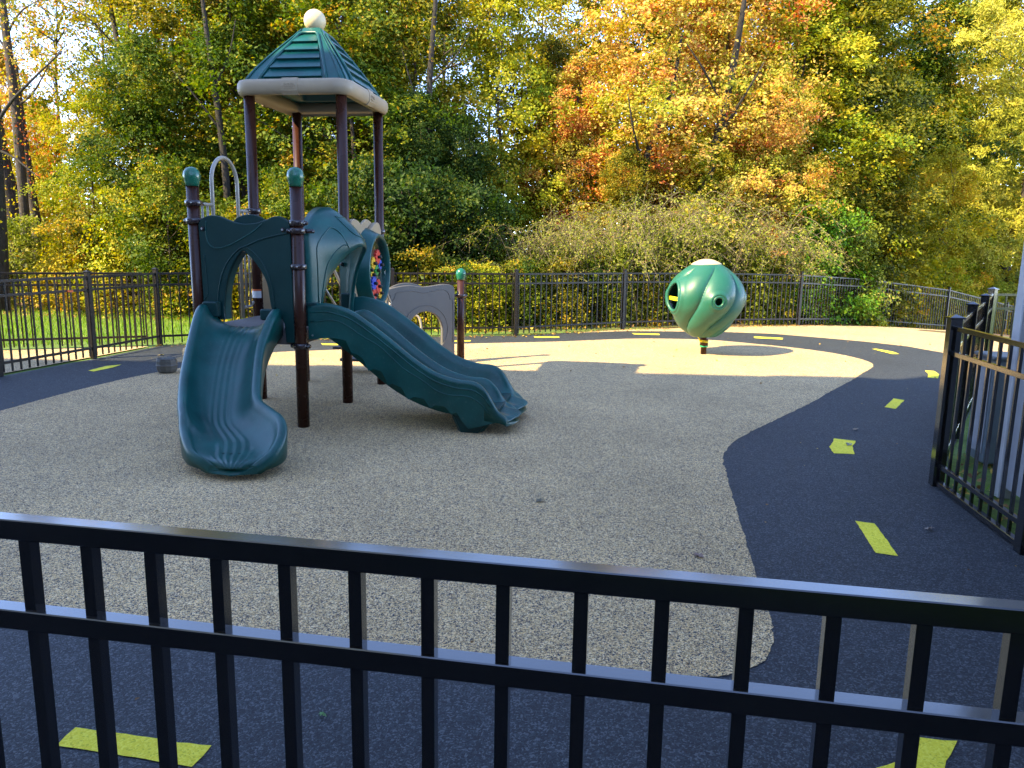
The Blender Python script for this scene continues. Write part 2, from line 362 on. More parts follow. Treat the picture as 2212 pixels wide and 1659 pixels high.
def sheet(name, poly, off, mat, smooth_k=0, parent=None, maxlen=0.8, jitter=0.0):
    if smooth_k:
        q = catmull(list(poly) + [poly[0]], smooth_k)[:-1]
    else: q = poly
    if jitter:
        r2 = []
        for i in range(len(q)):
            a, b_ = np.array(q[i]), np.array(q[(i + 1) % len(q)]); d = np.linalg.norm(b_ - a); k = max(1, int(d / 0.04)) if d < 2.2 else 1
            for j in range(k): r2.append(tuple(a + (b_ - a) * j / k + rng.normal(0, jitter, 2)))
        q = r2
    xs_ = [a[0] for a in q]; ys_ = [a[1] for a in q]; pts = [Vector((float(a[0]), float(a[1]))) for a in q]; nb = len(pts)
    qa = np.array([(float(a[0]), float(a[1])) for a in q]); qb = np.roll(qa, -1, 0)
    for gx_ in np.arange(min(xs_) + .05, max(xs_), maxlen):
        for gy_ in np.arange(min(ys_) + .05, max(ys_), maxlen):
            c = ((qa[:, 1] > gy_) != (qb[:, 1] > gy_)); xi = qa[:, 0] + (gy_ - qa[:, 1]) * (qb[:, 0] - qa[:, 0]) / np.where(qb[:, 1] == qa[:, 1], 1e-9, qb[:, 1] - qa[:, 1])
            if (c & (xi > gx_)).sum() % 2: pts.append(Vector((float(gx_), float(gy_))))
    r_ = delaunay_2d_cdt(pts, [(k, (k + 1) % nb) for k in range(nb)], [list(range(nb))], 1, 1e-5)
    bm = bmesh.new(); vs = [bm.verts.new((v_.x, v_.y, hz(v_.x, v_.y) + off)) for v_ in r_[0]]
    for f_ in r_[2]: bm.faces.new([vs[k] for k in f_])
    bm.normal_update(); dn = [f for f in bm.faces if f.normal.z < 0]
    if dn: bmesh.ops.reverse_faces(bm, faces=dn)
    me = bpy.data.meshes.new(name); bm.to_mesh(me); bm.free()
    return link(name, me, mat, parent)

BACK = [(-5.83, 12.62), (-4.16, 13.52), (-2.24, 14.33), (0.05, 14.87), (2.33, 16.3), (4.64, 17.25), (6.75, 18.2), (9.2, 20.2), (12.6, 22.4), (16.0, 25.0), (19.0, 26.6)]
LEFTF = [(-7.35, 2.53), (-7.15, 4.4), (-6.95, 6.2), (-6.72, 7.9), (-6.45, 9.53), (-6.11, 11.1), (-5.83, 12.62)]
RA, RB, RC = (3.19, 5.55), (5.22, 8.55), (6.29, 10.16)
yard = LEFTF + BACK[1:7] + [(9.3, 19.5), (9.4, 14), (8.3, 11.2), RC, RB, RA, (3.0, 4.25), (2.48, 0.78), (2.4, -1.6), (-7.5, -1.6)]
path = sheet('black_rubber_path', yard, 0.0, M_blkrub, maxlen=0.8)
tag(path, 'black rubber play path that loops around the tan rubber area', 'path', kind='structure')
ISLAND = [(-5.15, 7.56), (-5.07, 8.29), (-4.97, 8.95), (-4.79, 9.72), (-4.54, 10.39), (-4.23, 11.45), (-3.72, 12.07), (-3.06, 12.36), (-1.87, 12.97), (-0.88, 13.47), (0.84, 14.02), (2.33, 14.65), (3.66, 14.67), (4.4, 14.2), (5.05, 13.62), (5.43, 13.06), (5.6, 12.53), (5.62, 11.98), (5.45, 11.5), (5.03, 10.89), (4.5, 10.12), (3.86, 9.25), (3.46, 8.68), (2.75, 7.76), (2.13, 6.94), (1.89, 6.52), (1.77, 6.21), (1.66, 5.68), (1.52, 4.94), (1.4, 4.29), (1.31, 3.78), (1.24, 3.38), (1.19, 3.2), (1.11, 3.04), (1.01, 2.94), (0.88, 2.89), (0.76, 2.87), (0.39, 2.89), (-0.19, 2.96), (-0.8, 3.07), (-1.44, 3.18), (-2.35, 3.3), (-3.6, 3.6), (-4.7, 4.5), (-5.15, 6.0)]
isl = sheet('tan_rubber_surface', ISLAND, 0.004, M_tanrub, smooth_k=6, jitter=0.004)
tag(isl, 'speckled tan rubber play surface under the slides and the green spinner', 'play surface', kind='structure')
OUT = [(1.2, 15.5), (2.37, 15.98), (3.24, 16.06), (4.51, 16.1), (5.4, 15.9), (6.12, 15.35), (6.77, 14.78), (7.29, 14.1), (7.5, 13.2), (7.6, 12.2), (7.5, 11.4), (9.5, 13.0), (10.5, 17), (11.0, 19.5)]
out = sheet('tan_rubber_border', OUT + [(10.0, 20.0), (9.2, 19.55), (6.75, 18.15), (4.64, 17.2), (2.33, 16.25)], 0.004, M_tanrub, jitter=0.004)
tag(out, 'speckled tan rubber border between the black path and the back fence', 'play surface', kind='structure')
strip = sheet('tan_rubber_strip', [(-10.5, 5.0), (-7.1, 6.2), (-6.85, 7.9), (-6.58, 9.53), (-6.24, 11.1), (-5.96, 12.5), (-7.9, 11.75), (-10.5, 10.7)], 0.006, M_tanrub)
tag(strip, 'tan rubber surface between the two fences on the left', 'play surface', kind='structure')
DASH = [[(-1.54, 2.48), (-1.02, 2.39), (-1.04, 2.28), (-1.55, 2.38)], [(1.47, 2.5), (1.61, 2.48), (1.48, 2.33), (1.38, 2.2), (1.14, 2.24), (1.25, 2.33), (1.37, 2.38)], [(2.23, 4.74), (2.34, 4.7), (2.23, 4.17), (2.12, 4.21)], [(2.92, 6.79), (3.0, 6.95), (3.17, 6.87), (3.05, 6.67), (2.95, 6.4), (2.78, 6.42), (2.83, 6.64)], [(4.54, 8.98), (4.62, 8.88), (4.26, 8.36), (4.18, 8.45)], [(6.08, 11.2), (6.2, 11.17), (6.09, 10.83), (5.89, 10.5), (5.78, 10.56), (5.97, 10.9)], [(6.42, 13.66), (6.52, 13.67), (6.63, 13.32), (6.6, 13.02), (6.47, 13.01)], [(4.83, 15.36), (5.35, 15.16), (5.26, 14.92), (4.76, 15.08)], [(2.42, 15.61), (2.98, 15.56), (2.94, 15.35), (2.44, 15.4)], [(0.4, 14.74), (0.9, 14.80), (0.89, 14.62), (0.42, 14.56)], [(-3.32, 13.23), (-2.98, 13.18), (-2.96, 13.02), (-3.24, 13.02)], [(-5.62, 10.05), (-5.59, 10.45), (-5.45, 10.59), (-5.44, 10.34), (-5.51, 9.98)], [(-1.07, 13.9), (-0.77, 14.0), (-0.76, 13.85), (-1.06, 13.75)]]
for dq in DASH:
    sheet('yellow_dash', dq, 0.004, M_yelrub, jitter=0.002, parent=path)

# ------------------------------------------------------------------ fences
def fence_parts(t, pts, spacing=0.131, H=1.20, post=0.064, postH=1.25, pk=0.019, rails=(1.184, 1.003, 0.16), hr=0.034, dr=0.031, curb=False, skip_first_post=False, phase=0.0, mat=None):
    M_f = mat or M_fence
    pkme = None
    mb = MB(); mb.box((0, 0, 0.5), (pk, pk, 1.0)); pkme = mb.mesh('picket'); pkme.materials.append(M_f)
    mb = MB(); mb.bbox((0, 0, postH / 2), (post, post, postH), 0.003); pome = mb.mesh('post'); pome.materials.append(M_f)
    mb = MB(); e = post * 0.62
    vs = [(-e, -e, 0), (e, -e, 0), (e, e, 0), (-e, e, 0), (-e, -e, .012), (e, -e, .012), (e, e, .012), (-e, e, .012), (0, 0, .034)]
    mb.add(vs, [(3, 2, 1, 0), (0, 1, 5, 4), (1, 2, 6, 5), (2, 3, 7, 6), (3, 0, 4, 7), (4, 5, 8), (5, 6, 8), (6, 7, 8), (7, 4, 8)])
    mb2 = MB(); mb2.bbox((0, 0, .02), (post * 1.7, post * 1.7, .04), .003)
    come = mb.mesh('post_cap'); come.materials.append(M_f)
    for i, (x, y) in enumerate(pts):
        nx, ny = pts[min(i + 1, len(pts) - 1)]; px_, py_ = pts[max(i - 1, 0)]
        a = math.atan2(ny - py_, nx - px_)
        if not (i == 0 and skip_first_post):
            po = link('post', pome, None, t, (x, y, hz(x, y)), a)
            link('post_cap', come, None, po, (0, 0, postH))
    for i in range(len(pts) - 1):
        (x0, y0), (x1, y1) = pts[i], pts[i + 1]; z0, z1 = hz(x0, y0), hz(x1, y1)
        L_ = math.hypot(x1 - x0, y1 - y0); a = math.atan2(y1 - y0, x1 - x0); tilt = math.atan2(z1 - z0, L_)
        for h in rails:
            mb = MB(); mb.bbox((0, 0, 0), (math.hypot(L_, z1 - z0) - post, dr, hr), 0.002)
            o = mb.build('rail', M_f, t); o.location = ((x0 + x1) / 2, (y0 + y1) / 2, (z0 + z1) / 2 + h); o.rotation_euler = (0, -tilt, a)
        n = max(1, round((L_) / spacing))
        for k in range(n):
            d = (k + 0.5) * L_ / n if not phase else phase + k * spacing
            if d > L_ - 0.02: break
            f = d / L_; x = x0 + (x1 - x0) * f; y = y0 + (y1 - y0) * f; z = z0 + (z1 - z0) * f
            o = link('picket', pkme, None, t, (x, y, z + 0.04), a)
            o.scale = (1, 1, H - 0.055)
def fence(name, label, pts, **kw):
    t = empty(name, (0, 0, 0)); tag(t, label, 'fence', 'black metal picket fences around the playground')
    fence_parts(t, pts, **kw); return t
def subdiv(pts, maxd):
    o = [pts[0]]
    for a, b_ in zip(pts, pts[1:]):
        n = math.ceil(math.hypot(b_[0] - a[0], b_[1] - a[1]) / maxd)
        for k in range(1, n + 1): o.append((a[0] + (b_[0] - a[0]) * k / n, a[1] + (b_[1] - a[1]) * k / n))
    return o
# near fence: starts so that the pickets fall where the photograph has them
A = Vector((-0.967, 1.388, 0)); D = Vector((1.739, -0.311, 0)).normalized()
nf = empty('picket_fence'); tag(nf, 'black metal picket fence in the foreground crossing the whole photo', 'fence', 'black metal picket fences around the playground')
P0 = A + D * (0.0575 - 0.131 * 0.5 - 0.131 * 2); P1 = P0 + D * 0.131 * 16
seg = [tuple((P0 + D * 0.131 * 18 * k)[:2]) for k in (-1, 0, 1)]
Pl = [tuple((P0 - D * 0.131 * 18 * k)[:2]) for k in (2, 1, 0)] + [tuple((P0 + D * 0.131 * 18)[:2]), (2.48, 0.77)]
fence_parts(nf, Pl, spacing=0.131, post=0.064, pk=.0235, hr=.040, dr=.036, rails=(1.182, .999, .16))
fence('picket_fence', 'black metal picket fence on the left whose run slants back to the fence corner', subdiv(LEFTF[:1] + LEFTF[3:4], 2.0)[:-1] + LEFTF[3:], mat=M_fence2, skip_first_post=False)
fence('picket_fence', 'long black metal picket fence along the back in front of the trees and shrubs', BACK[:1] + [BACK[1], BACK[2], BACK[3], BACK[4], BACK[5], BACK[6]], mat=M_fence2, skip_first_post=True)
fence('picket_fence', 'black metal picket fence in the far right distance running downhill before yellow foliage', BACK[6:], mat=M_fence2, skip_first_post=True)
fence('picket_fence', 'black metal picket fence behind the slanted left one with bright grass behind it', [(-5.98, 12.56), (-7.94, 11.79), (-9.9, 11.0), (-11.9, 10.2), (-13.9, 9.4)], mat=M_fence2, skip_first_post=True)
rf = fence('picket_fence', 'tall black picket fence at the right beside the grey building corner', subdiv([(2.52, 0.86), (3.0, 4.25), RA], 2.1), post=0.082)
fence('picket_fence', 'black picket fence on the right that leads away from the thick corner post', [RA, (4.2, 7.05), RB, RC, (8.3, 10.4), (10.3, 10.64)], post=0.082, skip_first_post=True)
mb = MB(); a_ = Vector((RA[0], RA[1], 0)); b_ = Vector((2.52, 0.86, 0)); d_ = b_ - a_
mb.bbox((0, 0, 0), (d_.length, 0.045, 0.04), 0.004)
o = mb.build('bottom_rail', M_fence, rf); o.location = (a_ + b_) / 2 + Vector((0, 0, 0.03)); o.rotation_euler = (0, 0, math.atan2(d_.y, d_.x))
# maker's tag on the left fence
tg = MB(); tg.box((0, 0, 0), (0.09, 0.004, 0.028)); q0 = Vector((-6.19, 10.73, 1.0)); 
o = tg.build('fence_tag', M_orange, [x for x in S.objects if x.get('label', '').startswith('black metal picket fence on the left whose')][0]); o.location = q0 + Vector((0.035, 0, 0.0)); o.rotation_euler = (0, 0, math.atan2(1.57, .34))

# ------------------------------------------------------------------ buildings
bd = empty('building', (3.50, 5.36, 0)); tag(bd, 'grey board and batten building corner behind the right fence', 'building')
H_ = 4.2
ud = Vector((0.148, 0.989, 0)); wd = Vector((0.989, -0.148, 0))
rot = math.atan2(-0.148, 0.989)
mb = MB(); mb.box((3.03, -3.03, H_ / 2 + .04), (6.0, 6.0, H_ - .08)); mb.build('wall', M_siding, bd, rz=None).rotation_euler = (0, 0, rot)
mb = MB(); mb.box((3.0, -3.0, H_ + 0.25), (6.9, 6.9, 0.12)); mb.box((3.0, -3.0, H_ + 0.14), (6.7, 6.7, 0.22)); o = mb.build('roof', M_roofing, bd); o.rotation_euler = (0, 0, rot)
mb = MB(); mb.bbox((0.045, -0.045, H_ / 2), (0.11, 0.11, H_), 0.006); o = mb.build('corner_board', M_trim, bd); o.rotation_euler = (0, 0, rot)
bt = MB(); bt.bbox((0, 0, H_ / 2), (0.02, 0.05, H_ - 0.1), 0.003); btm = bt.mesh('batten'); btm.materials.append(M_trim)
Mr = Matrix.Rotation(rot, 4, 'Z')
for k in range(1, 14):
    o = link('batten', btm, None, bd, Mr @ Vector((0.02, -0.10 - 0.40 * k, 0.02)), rot)
mb = MB(); mb.bbox((0, 0, 0.15), (0.16, 0.5, 0.3), 0.008); o = mb.build('foundation_vent', M_white, bd); o.location = Mr @ Vector((-0.05, -1.15, 0.02)); o.rotation_euler = (0, 0, rot)

wg = empty('building', (2.0, -3.2, 0)); tag(wg, 'unseen low grey wing added behind the viewpoint to darken reflections', 'building')  # unseen, added to darken what fence, posts and panels reflect
mb = MB(); mb.box((0, -2.5, 2.0), (13.0, 5.0, 4.0)); mb.build('wall', M_siding, wg)
mb = MB(); mb.box((0, -2.5, 4.1), (13.8, 5.8, 0.2)); mb.build('roof', M_roofing, wg)
for k in range(5):
    mb = MB(); mb.bbox((-5.0 + k * 2.5, 0.03, 1.6), (1.2, 0.08, 1.4), .01); mb.build('window', M_cab, wg)

cb = empty('utility_cabinet', (3.92, 6.15, 0), rot); tag(cb, 'low blue grey utility cabinet behind the right fence posts', 'cabinet')
mb = MB(); mb.bbox((0.12, 0.1, 0.45), (0.34, 0.34, 0.86), 0.012); mb.build('body', M_cab, cb)
mb = MB(); mb.bbox((0.12, 0.1, 0.895), (0.38, 0.38, 0.03), 0.008); mb.build('lid', M_cab, cb)
mb = MB(); mb.bbox((-0.055, 0.1, 0.45), (0.01, 0.26, 0.7), 0.003); mb.build('door', M_siding, cb)

# the tall building behind the photographer's left whose shadow lies on the playground
tb = empty('school_building', (-18, -8, 0), -0.045); tag(tb, 'tall cream building left behind the viewpoint that shades the playground', 'building')
BH = 11.7
mb = MB(); mb.box((-17.45, -10.55, BH / 2), (25.1, 28.9, BH)); o = mb.build('wall', M_wall, tb); o.location = (18, 8, 0)
mb = MB(); mb.box((-6.1, 2.0, BH + .75), (2.4, 3.6, 1.1)); o = mb.build('shadow_block', M_wall, tb); o.location = (18, 8, 0)  # unseen roof block, added to push the shadow edge out at its right end
mb = MB(); mb.box((-17.45, -10.55, BH + .1), (25.3, 29.1, 0.2)); o = mb.build('roof', M_roofing, tb); o.location = (18, 8, 0)
for fl in range(4):
    for k in range(7):
        mb = MB(); mb.bbox((0, 0, 0), (1.3, 0.08, 1.6), 0.01); o = mb.build('window', M_cab, tb); o.location = (18 - 8.2 - k * 3.2, 8 + 3.93, 2.0 + fl * 3.1)

# ------------------------------------------------------------------ playground structure
PG = empty('playground_structure', (-1.965, 7.09, 0), 0.0)
tag(PG, 'green and brown climbing tower with two teal slides, arch panels and a pointed roof', 'playground')
O2 = Vector((-1.965, 7.09, 0)); U = Vector((0.148, 0.989, 0)); D2 = Vector((0.989, -0.148, 0)); Z3 = Vector((0, 0, 1))
def P3(p_, q_, z_): return D2 * p_ + U * q_ + Z3 * z_           # local to the structure's empty
a_sp, b_sp = 1.17, 1.0
posts = {'S2': (0, 0, 2.24), 'T2': (0, a_sp, 3.24), 'T3': (0, 2 * a_sp, 3.24), 'S1': (-b_sp, 0, 2.24), 'T1': (-b_sp, a_sp, 3.24), 'T4': (-b_sp, 2 * a_sp, 3.24)}
S3 = Vector((-0.778, 11.436, 0)) - O2
PR = 0.056
mbp = MB(); mbp.lathe([(PR, 0), (PR, 1.0)], n=24); 
def post(pos, h, ball):
    mb = MB(); mb.lathe([(PR, -0.02), (PR, h)], n=24); o = mb.build('post', M_post, PG); o.location = pos
    if ball:
        mb = MB(); mb.lathe([(PR + .004, -.03), (PR + .006, 0), (.071, .028), (.077, .06), (.070, .10), (.048, .128), (.02, .14), (.001, .142)], n=24)
        mb.build('post_cap', M_cap, o, loc=(0, 0, h))
    return o
PO = {}
for k, (p_, q_, h) in posts.items(): PO[k] = post(P3(p_, q_, 0), h, k in ('S1', 'S2'))
PO['S3'] = post(S3, 1.24, True)
def clamp(pos, ang, reach=0.1):
    """collar round a post with a bolted arm"""
    mb = MB()
    mb.lathe([(PR, -.026), (PR + .012, -.026), (PR + .018, -.016), (PR + .018, .016), (PR + .012, .026), (PR, .026)], n=24, caps=False)
    for s in (0, math.pi):
        d = Vector((math.cos(ang + s), math.sin(ang + s), 0)); L_ = reach if s == 0 else 0.035
        mb.tube([d * PR, d * (PR + L_), d * (PR + L_ + .01)], [.02, .02, .011], 10)
    o = mb.build('clamp', M_clamp, PG); o.location = pos
    mb = MB(); d = Vector((math.cos(ang), math.sin(ang), 0)); e = Vector((d.y, -d.x, 0))
    if e.y > 0: e = -e
    for s in (PR + reach - .012, -PR - .022): mb.tube([d * s + e * .012, d * s + e * .026], .007, 8)
    mb.build('bolt', M_steel, o)
aU = math.atan2(U.y, U.x); aD = math.atan2(D2.y, D2.x)
for k, z, a, rc in (('S1', 2.06, aU, .1), ('S1', 1.90, aD, .05), ('S2', 1.89, aD + math.pi, .05), ('S2', 1.82, aU - .9, .09), ('S2', .77, aD, .03), ('T2', 1.5, aU, .04),
                    ('T1', 2.04, aU + math.pi, .1), ('T2', 1.86, aU, .05), ('T3', 1.86, aU, .04), ('S1', .8, aD, .03), ('T2', .77, aD, .03), ('T3', .77, aD, .03), ('S2', 1.5, aU, .1)):
    p_, q_, h = posts[k]; clamp(P3(p_, q_, z), a, rc)
clamp(S3 + Vector((0, 0, 0.98)), math.radians(200), 0.09)
# sticker on a tower post
mb = MB(); q = P3(-b_sp, a_sp, 0)
for (z0, z1, m_, nm) in ((1.12, 1.195, M_white, 'sticker'), (1.195, 1.215, M_orange, 'sticker')):
    mb = MB(); rr = PR + .002; vs = []; 
    for z in (z0, z1):
        for j in range(7):
            an = math.radians(-150 + j * 20); vs.append((rr * math.cos(an), rr * math.sin(an), z))
    mb.add(vs, [(j, j + 1, j + 8, j + 7) for j in range(6)], True); mb.build(nm, m_, PO['T1'])

# decks
def deck(q0, q1, z, nm='deck'):
    Mx = frame((0, 0, 0), D2, U, Z3)
    mb = MB(); c = P3(-b_sp / 2, (q0 + q1) / 2, z - .02)
    R3 = Matrix((D2, U, Z3)).transposed()
    mb.bbox(c, (b_sp - .06, q1 - q0 - .02, .04), .004, R3)
    mb.bbox(P3(-b_sp / 2, q0 + .02, z - .085), (b_sp - .13, .03, .13), .003, R3); mb.bbox(P3(-b_sp / 2, q1 - .03, z - .085), (b_sp - .13, .03, .13), .003, R3)
    mb.bbox(P3(-.04, (q0 + q1) / 2, z - .085), (.03, q1 - q0 - .13, .13), .003, R3); mb.bbox(P3(-b_sp + .04, (q0 + q1) / 2, z - .085), (.03, q1 - q0 - .13, .13), .003, R3)
    return mb.build(nm, M_deck, PG)
deck(0.0, a_sp, .93); deck(a_sp, 2 * a_sp, .93)

# front arch panel (between the two short posts, faces the viewer); local x runs from S1 to S2
Mf = frame(P3(-b_sp, -0.01, 0), D2, Z3, -U)
def arc(cx, cz, rx_, rz_, a0, a1, n=14): return [(cx + rx_ * math.cos(R(a0 + (a1 - a0) * i / n)), cz + rz_ * math.sin(R(a0 + (a1 - a0) * i / n))) for i in range(n + 1)]
top = catmull([(.055, 1.86), (.075, 1.905), (.15, 1.945), (.26, 1.945), (.37, 1.905), (.48, 1.88), (.60, 1.885), (.70, 1.91), (.79, 1.945), (.86, 1.945), (.925, 1.905), (.945, 1.86)], 4)
inner = catmull([(.275, 1.00), (.268, 1.08), (.275, 1.18), (.31, 1.35), (.37, 1.50), (.44, 1.60), (.485, 1.635), (.53, 1.60), (.62, 1.50), (.70, 1.35), (.725, 1.18), (.745, 1.07)], 4)
outer = top + [(.955, 1.2), (.955, .80), (.87, .80), (.86, .97), (.84, 1.02), (.745, 1.03)] + inner[::-1] + [(.275, 1.0), (.07, 1.0)]
fp = plate('arch_panel', [outer], .05, M_tealdark, PG, Mf, .010)
plate('raised_back', [catmull([(.36, 1.895), (.43, 1.945), (.53, 1.965), (.63, 1.945), (.71, 1.90)], 5) + [(.60, 1.86), (.48, 1.855)]], .03, M_tealdark, fp, frame(P3(-b_sp, .04, 0), D2, Z3, -U), .008)
def rib(pts, rad, mat, parent, Mx, nm='moulded_rib', k=6):
    mb = MB(); q = [Mx @ Vector((a, b__, 0)) for a, b__ in catmull(pts, k)]; mb.tube(q, rad, 8); return mb.build(nm, mat, parent)
Mf2 = frame(P3(-b_sp, -.036, 0), D2, Z3, -U)
rib([(.135, 1.90), (.13, 1.80), (.15, 1.70), (.22, 1.655), (.33, 1.675), (.47, 1.74), (.60, 1.815), (.68, 1.88)], .006, M_teal, fp, Mf2)
rib([(.94, 1.80), (.80, 1.775), (.65, 1.735), (.52, 1.68), (.44, 1.645), (.34, 1.545), (.27, 1.42), (.225, 1.25), (.205, 1.05)], .008, M_tealdark, fp, Mf2)
rib([(.44, 1.645), (.50, 1.668), (.58, 1.63), (.68, 1.51), (.75, 1.33), (.775, 1.1)], .008, M_tealdark, fp, Mf2)
rib([(.10, 1.60), (.115, 1.40), (.12, 1.25), (.09, 1.19), (.07, 1.18)], .005, M_tealdark, fp, Mf2)
# hood of the slide mouth: side flange inside the arch
def sweep_flange(pts, depth, t, mat, parent, Mx, nm):
    mb = MB(); q = catmull(pts, 4); rings = []
    for a, b__ in q:
        rings.append([Mx @ Vector((a, b__, z)) for z in (0, -depth)])
    vs = [x for rg in rings for x in rg]; n = len(rings)
    mb.add(vs, [(2 * i, 2 * i + 1, 2 * i + 3, 2 * i + 2) for i in range(n - 1)], True); return mb.build(nm, mat, parent)
sweep_flange([(.278, 1.0), (.272, 1.08), (.279, 1.18), (.314, 1.35), (.373, 1.495), (.442, 1.595), (.485, 1.63), (.528, 1.595), (.617, 1.495), (.696, 1.35), (.721, 1.18), (.741, 1.07)], .10, .004, M_teal, fp, Mf, 'arch_flange')
for x_, z_ in ((.10, 1.83), (.88, 1.83)):
    mb = MB(); c = Mf @ Vector((x_, z_, .026)); mb.tube([c, c - U * .012], [.022, .018], 14); mb.build('bolt_recess', M_blackp, fp)
    mb = MB(); mb.tube([c - U * .01, c - U * .022], .009, 10); mb.build('bolt', M_steel, fp)

# tan panel with round window on the left side behind (T1 - T4)
Mt = frame(P3(-b_sp, a_sp, 0), U, Z3, -D2)
wave = catmull([(.06, 1.86), (.12, 1.93), (.28, 1.95), (.45, 1.89), (.6, 1.87), (.75, 1.9), (.9, 1.95), (1.05, 1.93), (1.11, 1.86)], 4)
plate('side_panel', [wave + [(1.12, .97), (.05, .97)], arc(.585, 1.4, .28, .28, 0, 352.8, 49)], .045, M_tan, PG, Mt, .010)
mb = MB(); mb.rings([[Mt @ Vector((.585 + (r_) * math.cos(t_), 1.4 + r_ * math.sin(t_), zz)) for t_ in np.linspace(0, 2 * math.pi, 40, endpoint=False)] for r_, zz in ((.30, -.03), (.32, -.03), (.32, -.05), (.27, -.05), (.27, -.03), (.30, -.03))], caps=False)
mb.build('window_ring', M_blackp, PG)

# barrier pipes and the loop on the left front side (S1 - T1)
mb = MB(); q = lambda y_, z_: P3(-b_sp, y_, z_)
loop = [q(.34, .93), q(.34, 2.25)] + [q(.34 + .245 - .245 * math.cos(t_), 2.28 + .245 * math.sin(t_)) for t_ in np.linspace(.15, math.pi - .15, 14)] + [q(.83, 2.25), q(.83, .93)]
mb.tube(loop, .019, 12); mb.build('arch_pipe', M_pipe, PG)
def pipe(nm, pts, rad=.016, parent=None):
    mb = MB(); mb.tube(pts, rad, 12); return mb.build(nm, M_pipe, parent or PG)
pipe('rail_pipe', [q(.1, 2.06), q(.34, 2.06)], .015); pipe('rail_pipe', [q(.83, 2.03), q(1.07, 2.03)], .015)
pipe('rail_pipe', catmull([q(.1, 1.06), q(.2, 1.04), q(.34, 1.04)], 4), .015); pipe('rail_pipe', [q(.83, 1.04), q(1.0, 1.04), q(1.07, 1.08)], .015)
for y_ in (.15, .245): pipe('baluster_pipe', [q(y_, 1.04), q(y_, 2.06)], .011)
for y_ in (.92, 1.01): pipe('baluster_pipe', [q(y_, 1.04), q(y_, 2.03)], .011)
# stair handrails at the back
for p_ in (-.82, -.22):
    pipe('handrail', catmull([P3(p_, 2 * a_sp + .05, 1.05), P3(p_, 2 * a_sp + .06, 1.62), P3(p_, 2 * a_sp + .16, 1.72), P3(p_, 2 * a_sp + .45, 1.50), P3(p_, 2 * a_sp + 1.0, 1.0), P3(p_, 2 * a_sp + 1.08, .85), P3(p_, 2 * a_sp + 1.08, .02)], 6), .019)
    pipe('handrail', [P3(p_, 2 * a_sp + .06, 1.3), P3(p_, 2 * a_sp + 1.05, .62)], .014)
pipe('handrail', catmull([P3(-.40, 4.9, .02), P3(-.40, 4.9, .4), P3(-.38, 4.93, .58), P3(-.31, 4.98, .62), P3(-.24, 5.0, .55), P3(-.22, 5.0, .3), P3(-.30, 5.0, .2)], 5), .017)
for i in range(4):
    mb = MB(); mb.bbox(P3(-.52, 2 * a_sp + .14 + i * .24, .74 - i * .19), (.62, .24, .035), .004, Matrix((D2, U, Z3)).transposed()); mb.build('step', M_deck, PG)
for p_, y_, h in ((-.25, 3.25, .34), (-.8, 3.25, .34)):
    mb = MB(); mb.tube([P3(p_, y_, 0), P3(p_, y_, h)], .02, 10); mb.build('support_leg', M_post, PG)

# gear play panel (T2 - T3), faces right
Mg = frame(P3(.02, a_sp, 0), U, Z3, D2)
gp = plate('play_panel', [catmull([(.06, 1.86), (.10, 1.94), (.20, 1.975), (.33, 1.955), (.48, 1.90), (.60, 1.875), (.72, 1.88), (.83, 1.93), (.93, 1.96), (1.03, 1.95), (1.10, 1.87)], 4) + [(1.12, .97), (.05, .97)], arc(.60, 1.42, .33, .37, 0, 352.8, 49)], .05, M_tan, PG, Mg, .010)
plate('raised_back', [catmull([(.50, 1.89), (.60, 1.95), (.72, 1.99), (.84, 1.975), (.93, 1.95)], 5) + [(.83, 1.90), (.7, 1.85), (.58, 1.85)]], .03, M_tan, gp, frame(P3(-.02, a_sp, 0), U, Z3, D2), .008)
def ringz(r_, zz, k=.39 / .36): return [Mg @ Vector((.60 + r_ * .93 * math.cos(t_), 1.42 + r_ * math.sin(t_), zz)) for t_ in np.linspace(0, 2 * math.pi, 56, endpoint=False)]
mb = MB(); mb.rings([ringz(.47, .01), ringz(.455, .05), ringz(.42, .12), ringz(.405, .165), ringz(.395, .175), ringz(.375, .172), ringz(.365, .14), ringz(.37, .02)], caps=False)
bb = mb.build('bubble_frame', M_teal, gp)
mb = MB(); mb.rings([ringz(.366, .112), ringz(.366, .117)]); mb.build('clear_window', M_glass, gp)
def gear(cx, cz, r_, off, mat):
    pts = []
    n = 12
    for i in range(n * 4):
        t_ = 2 * math.pi * i / (n * 4); rr = r_ if (i % 4) in (0, 1) else r_ * .8
        pts.append((cx + rr * math.cos(t_), cz + rr * math.sin(t_)))
    g = plate('gear', [pts], .03, mat, gp, Mg @ Matrix.Translation((0, 0, off)), .004, 1)
    mb = MB(); mb.tube([Mg @ Vector((cx, cz, off)), Mg @ Vector((cx, cz, off + .045)), Mg @ Vector((cx, cz, off + .055))], [.018, .020, .012], 10); mb.build('gear_knob', M_blackp, g)
for cx, cz, r_, off, mt in ((.60, 1.57, .085, .135, M_red), (.47, 1.50, .075, .125, M_yel), (.72, 1.48, .06, .12, M_blue), (.57, 1.42, .065, .13, M_grn), (.47, 1.375, .055, .11, M_yel), (.47, 1.28, .085, .13, M_blue),
                            (.60, 1.24, .085, .135, M_red), (.47, 1.15, .075, .13, M_red), (.69, 1.16, .065, .125, M_yel), (.37, 1.43, .055, .115, M_grn), (.66, 1.34, .045, .04, M_grey)):
    gear(cx, cz, r_, off, mt)
mb = MB()
for i in range(10):
    t_ = 2 * math.pi * i / 10 + .2; c = Mg @ Vector((.60 + .385 * .93 * math.cos(t_), 1.42 + .385 * math.sin(t_), .172)); mb.tube([c, c + D2 * .008], .008, 8)
    
mb.build('bolt', M_steel, bb)
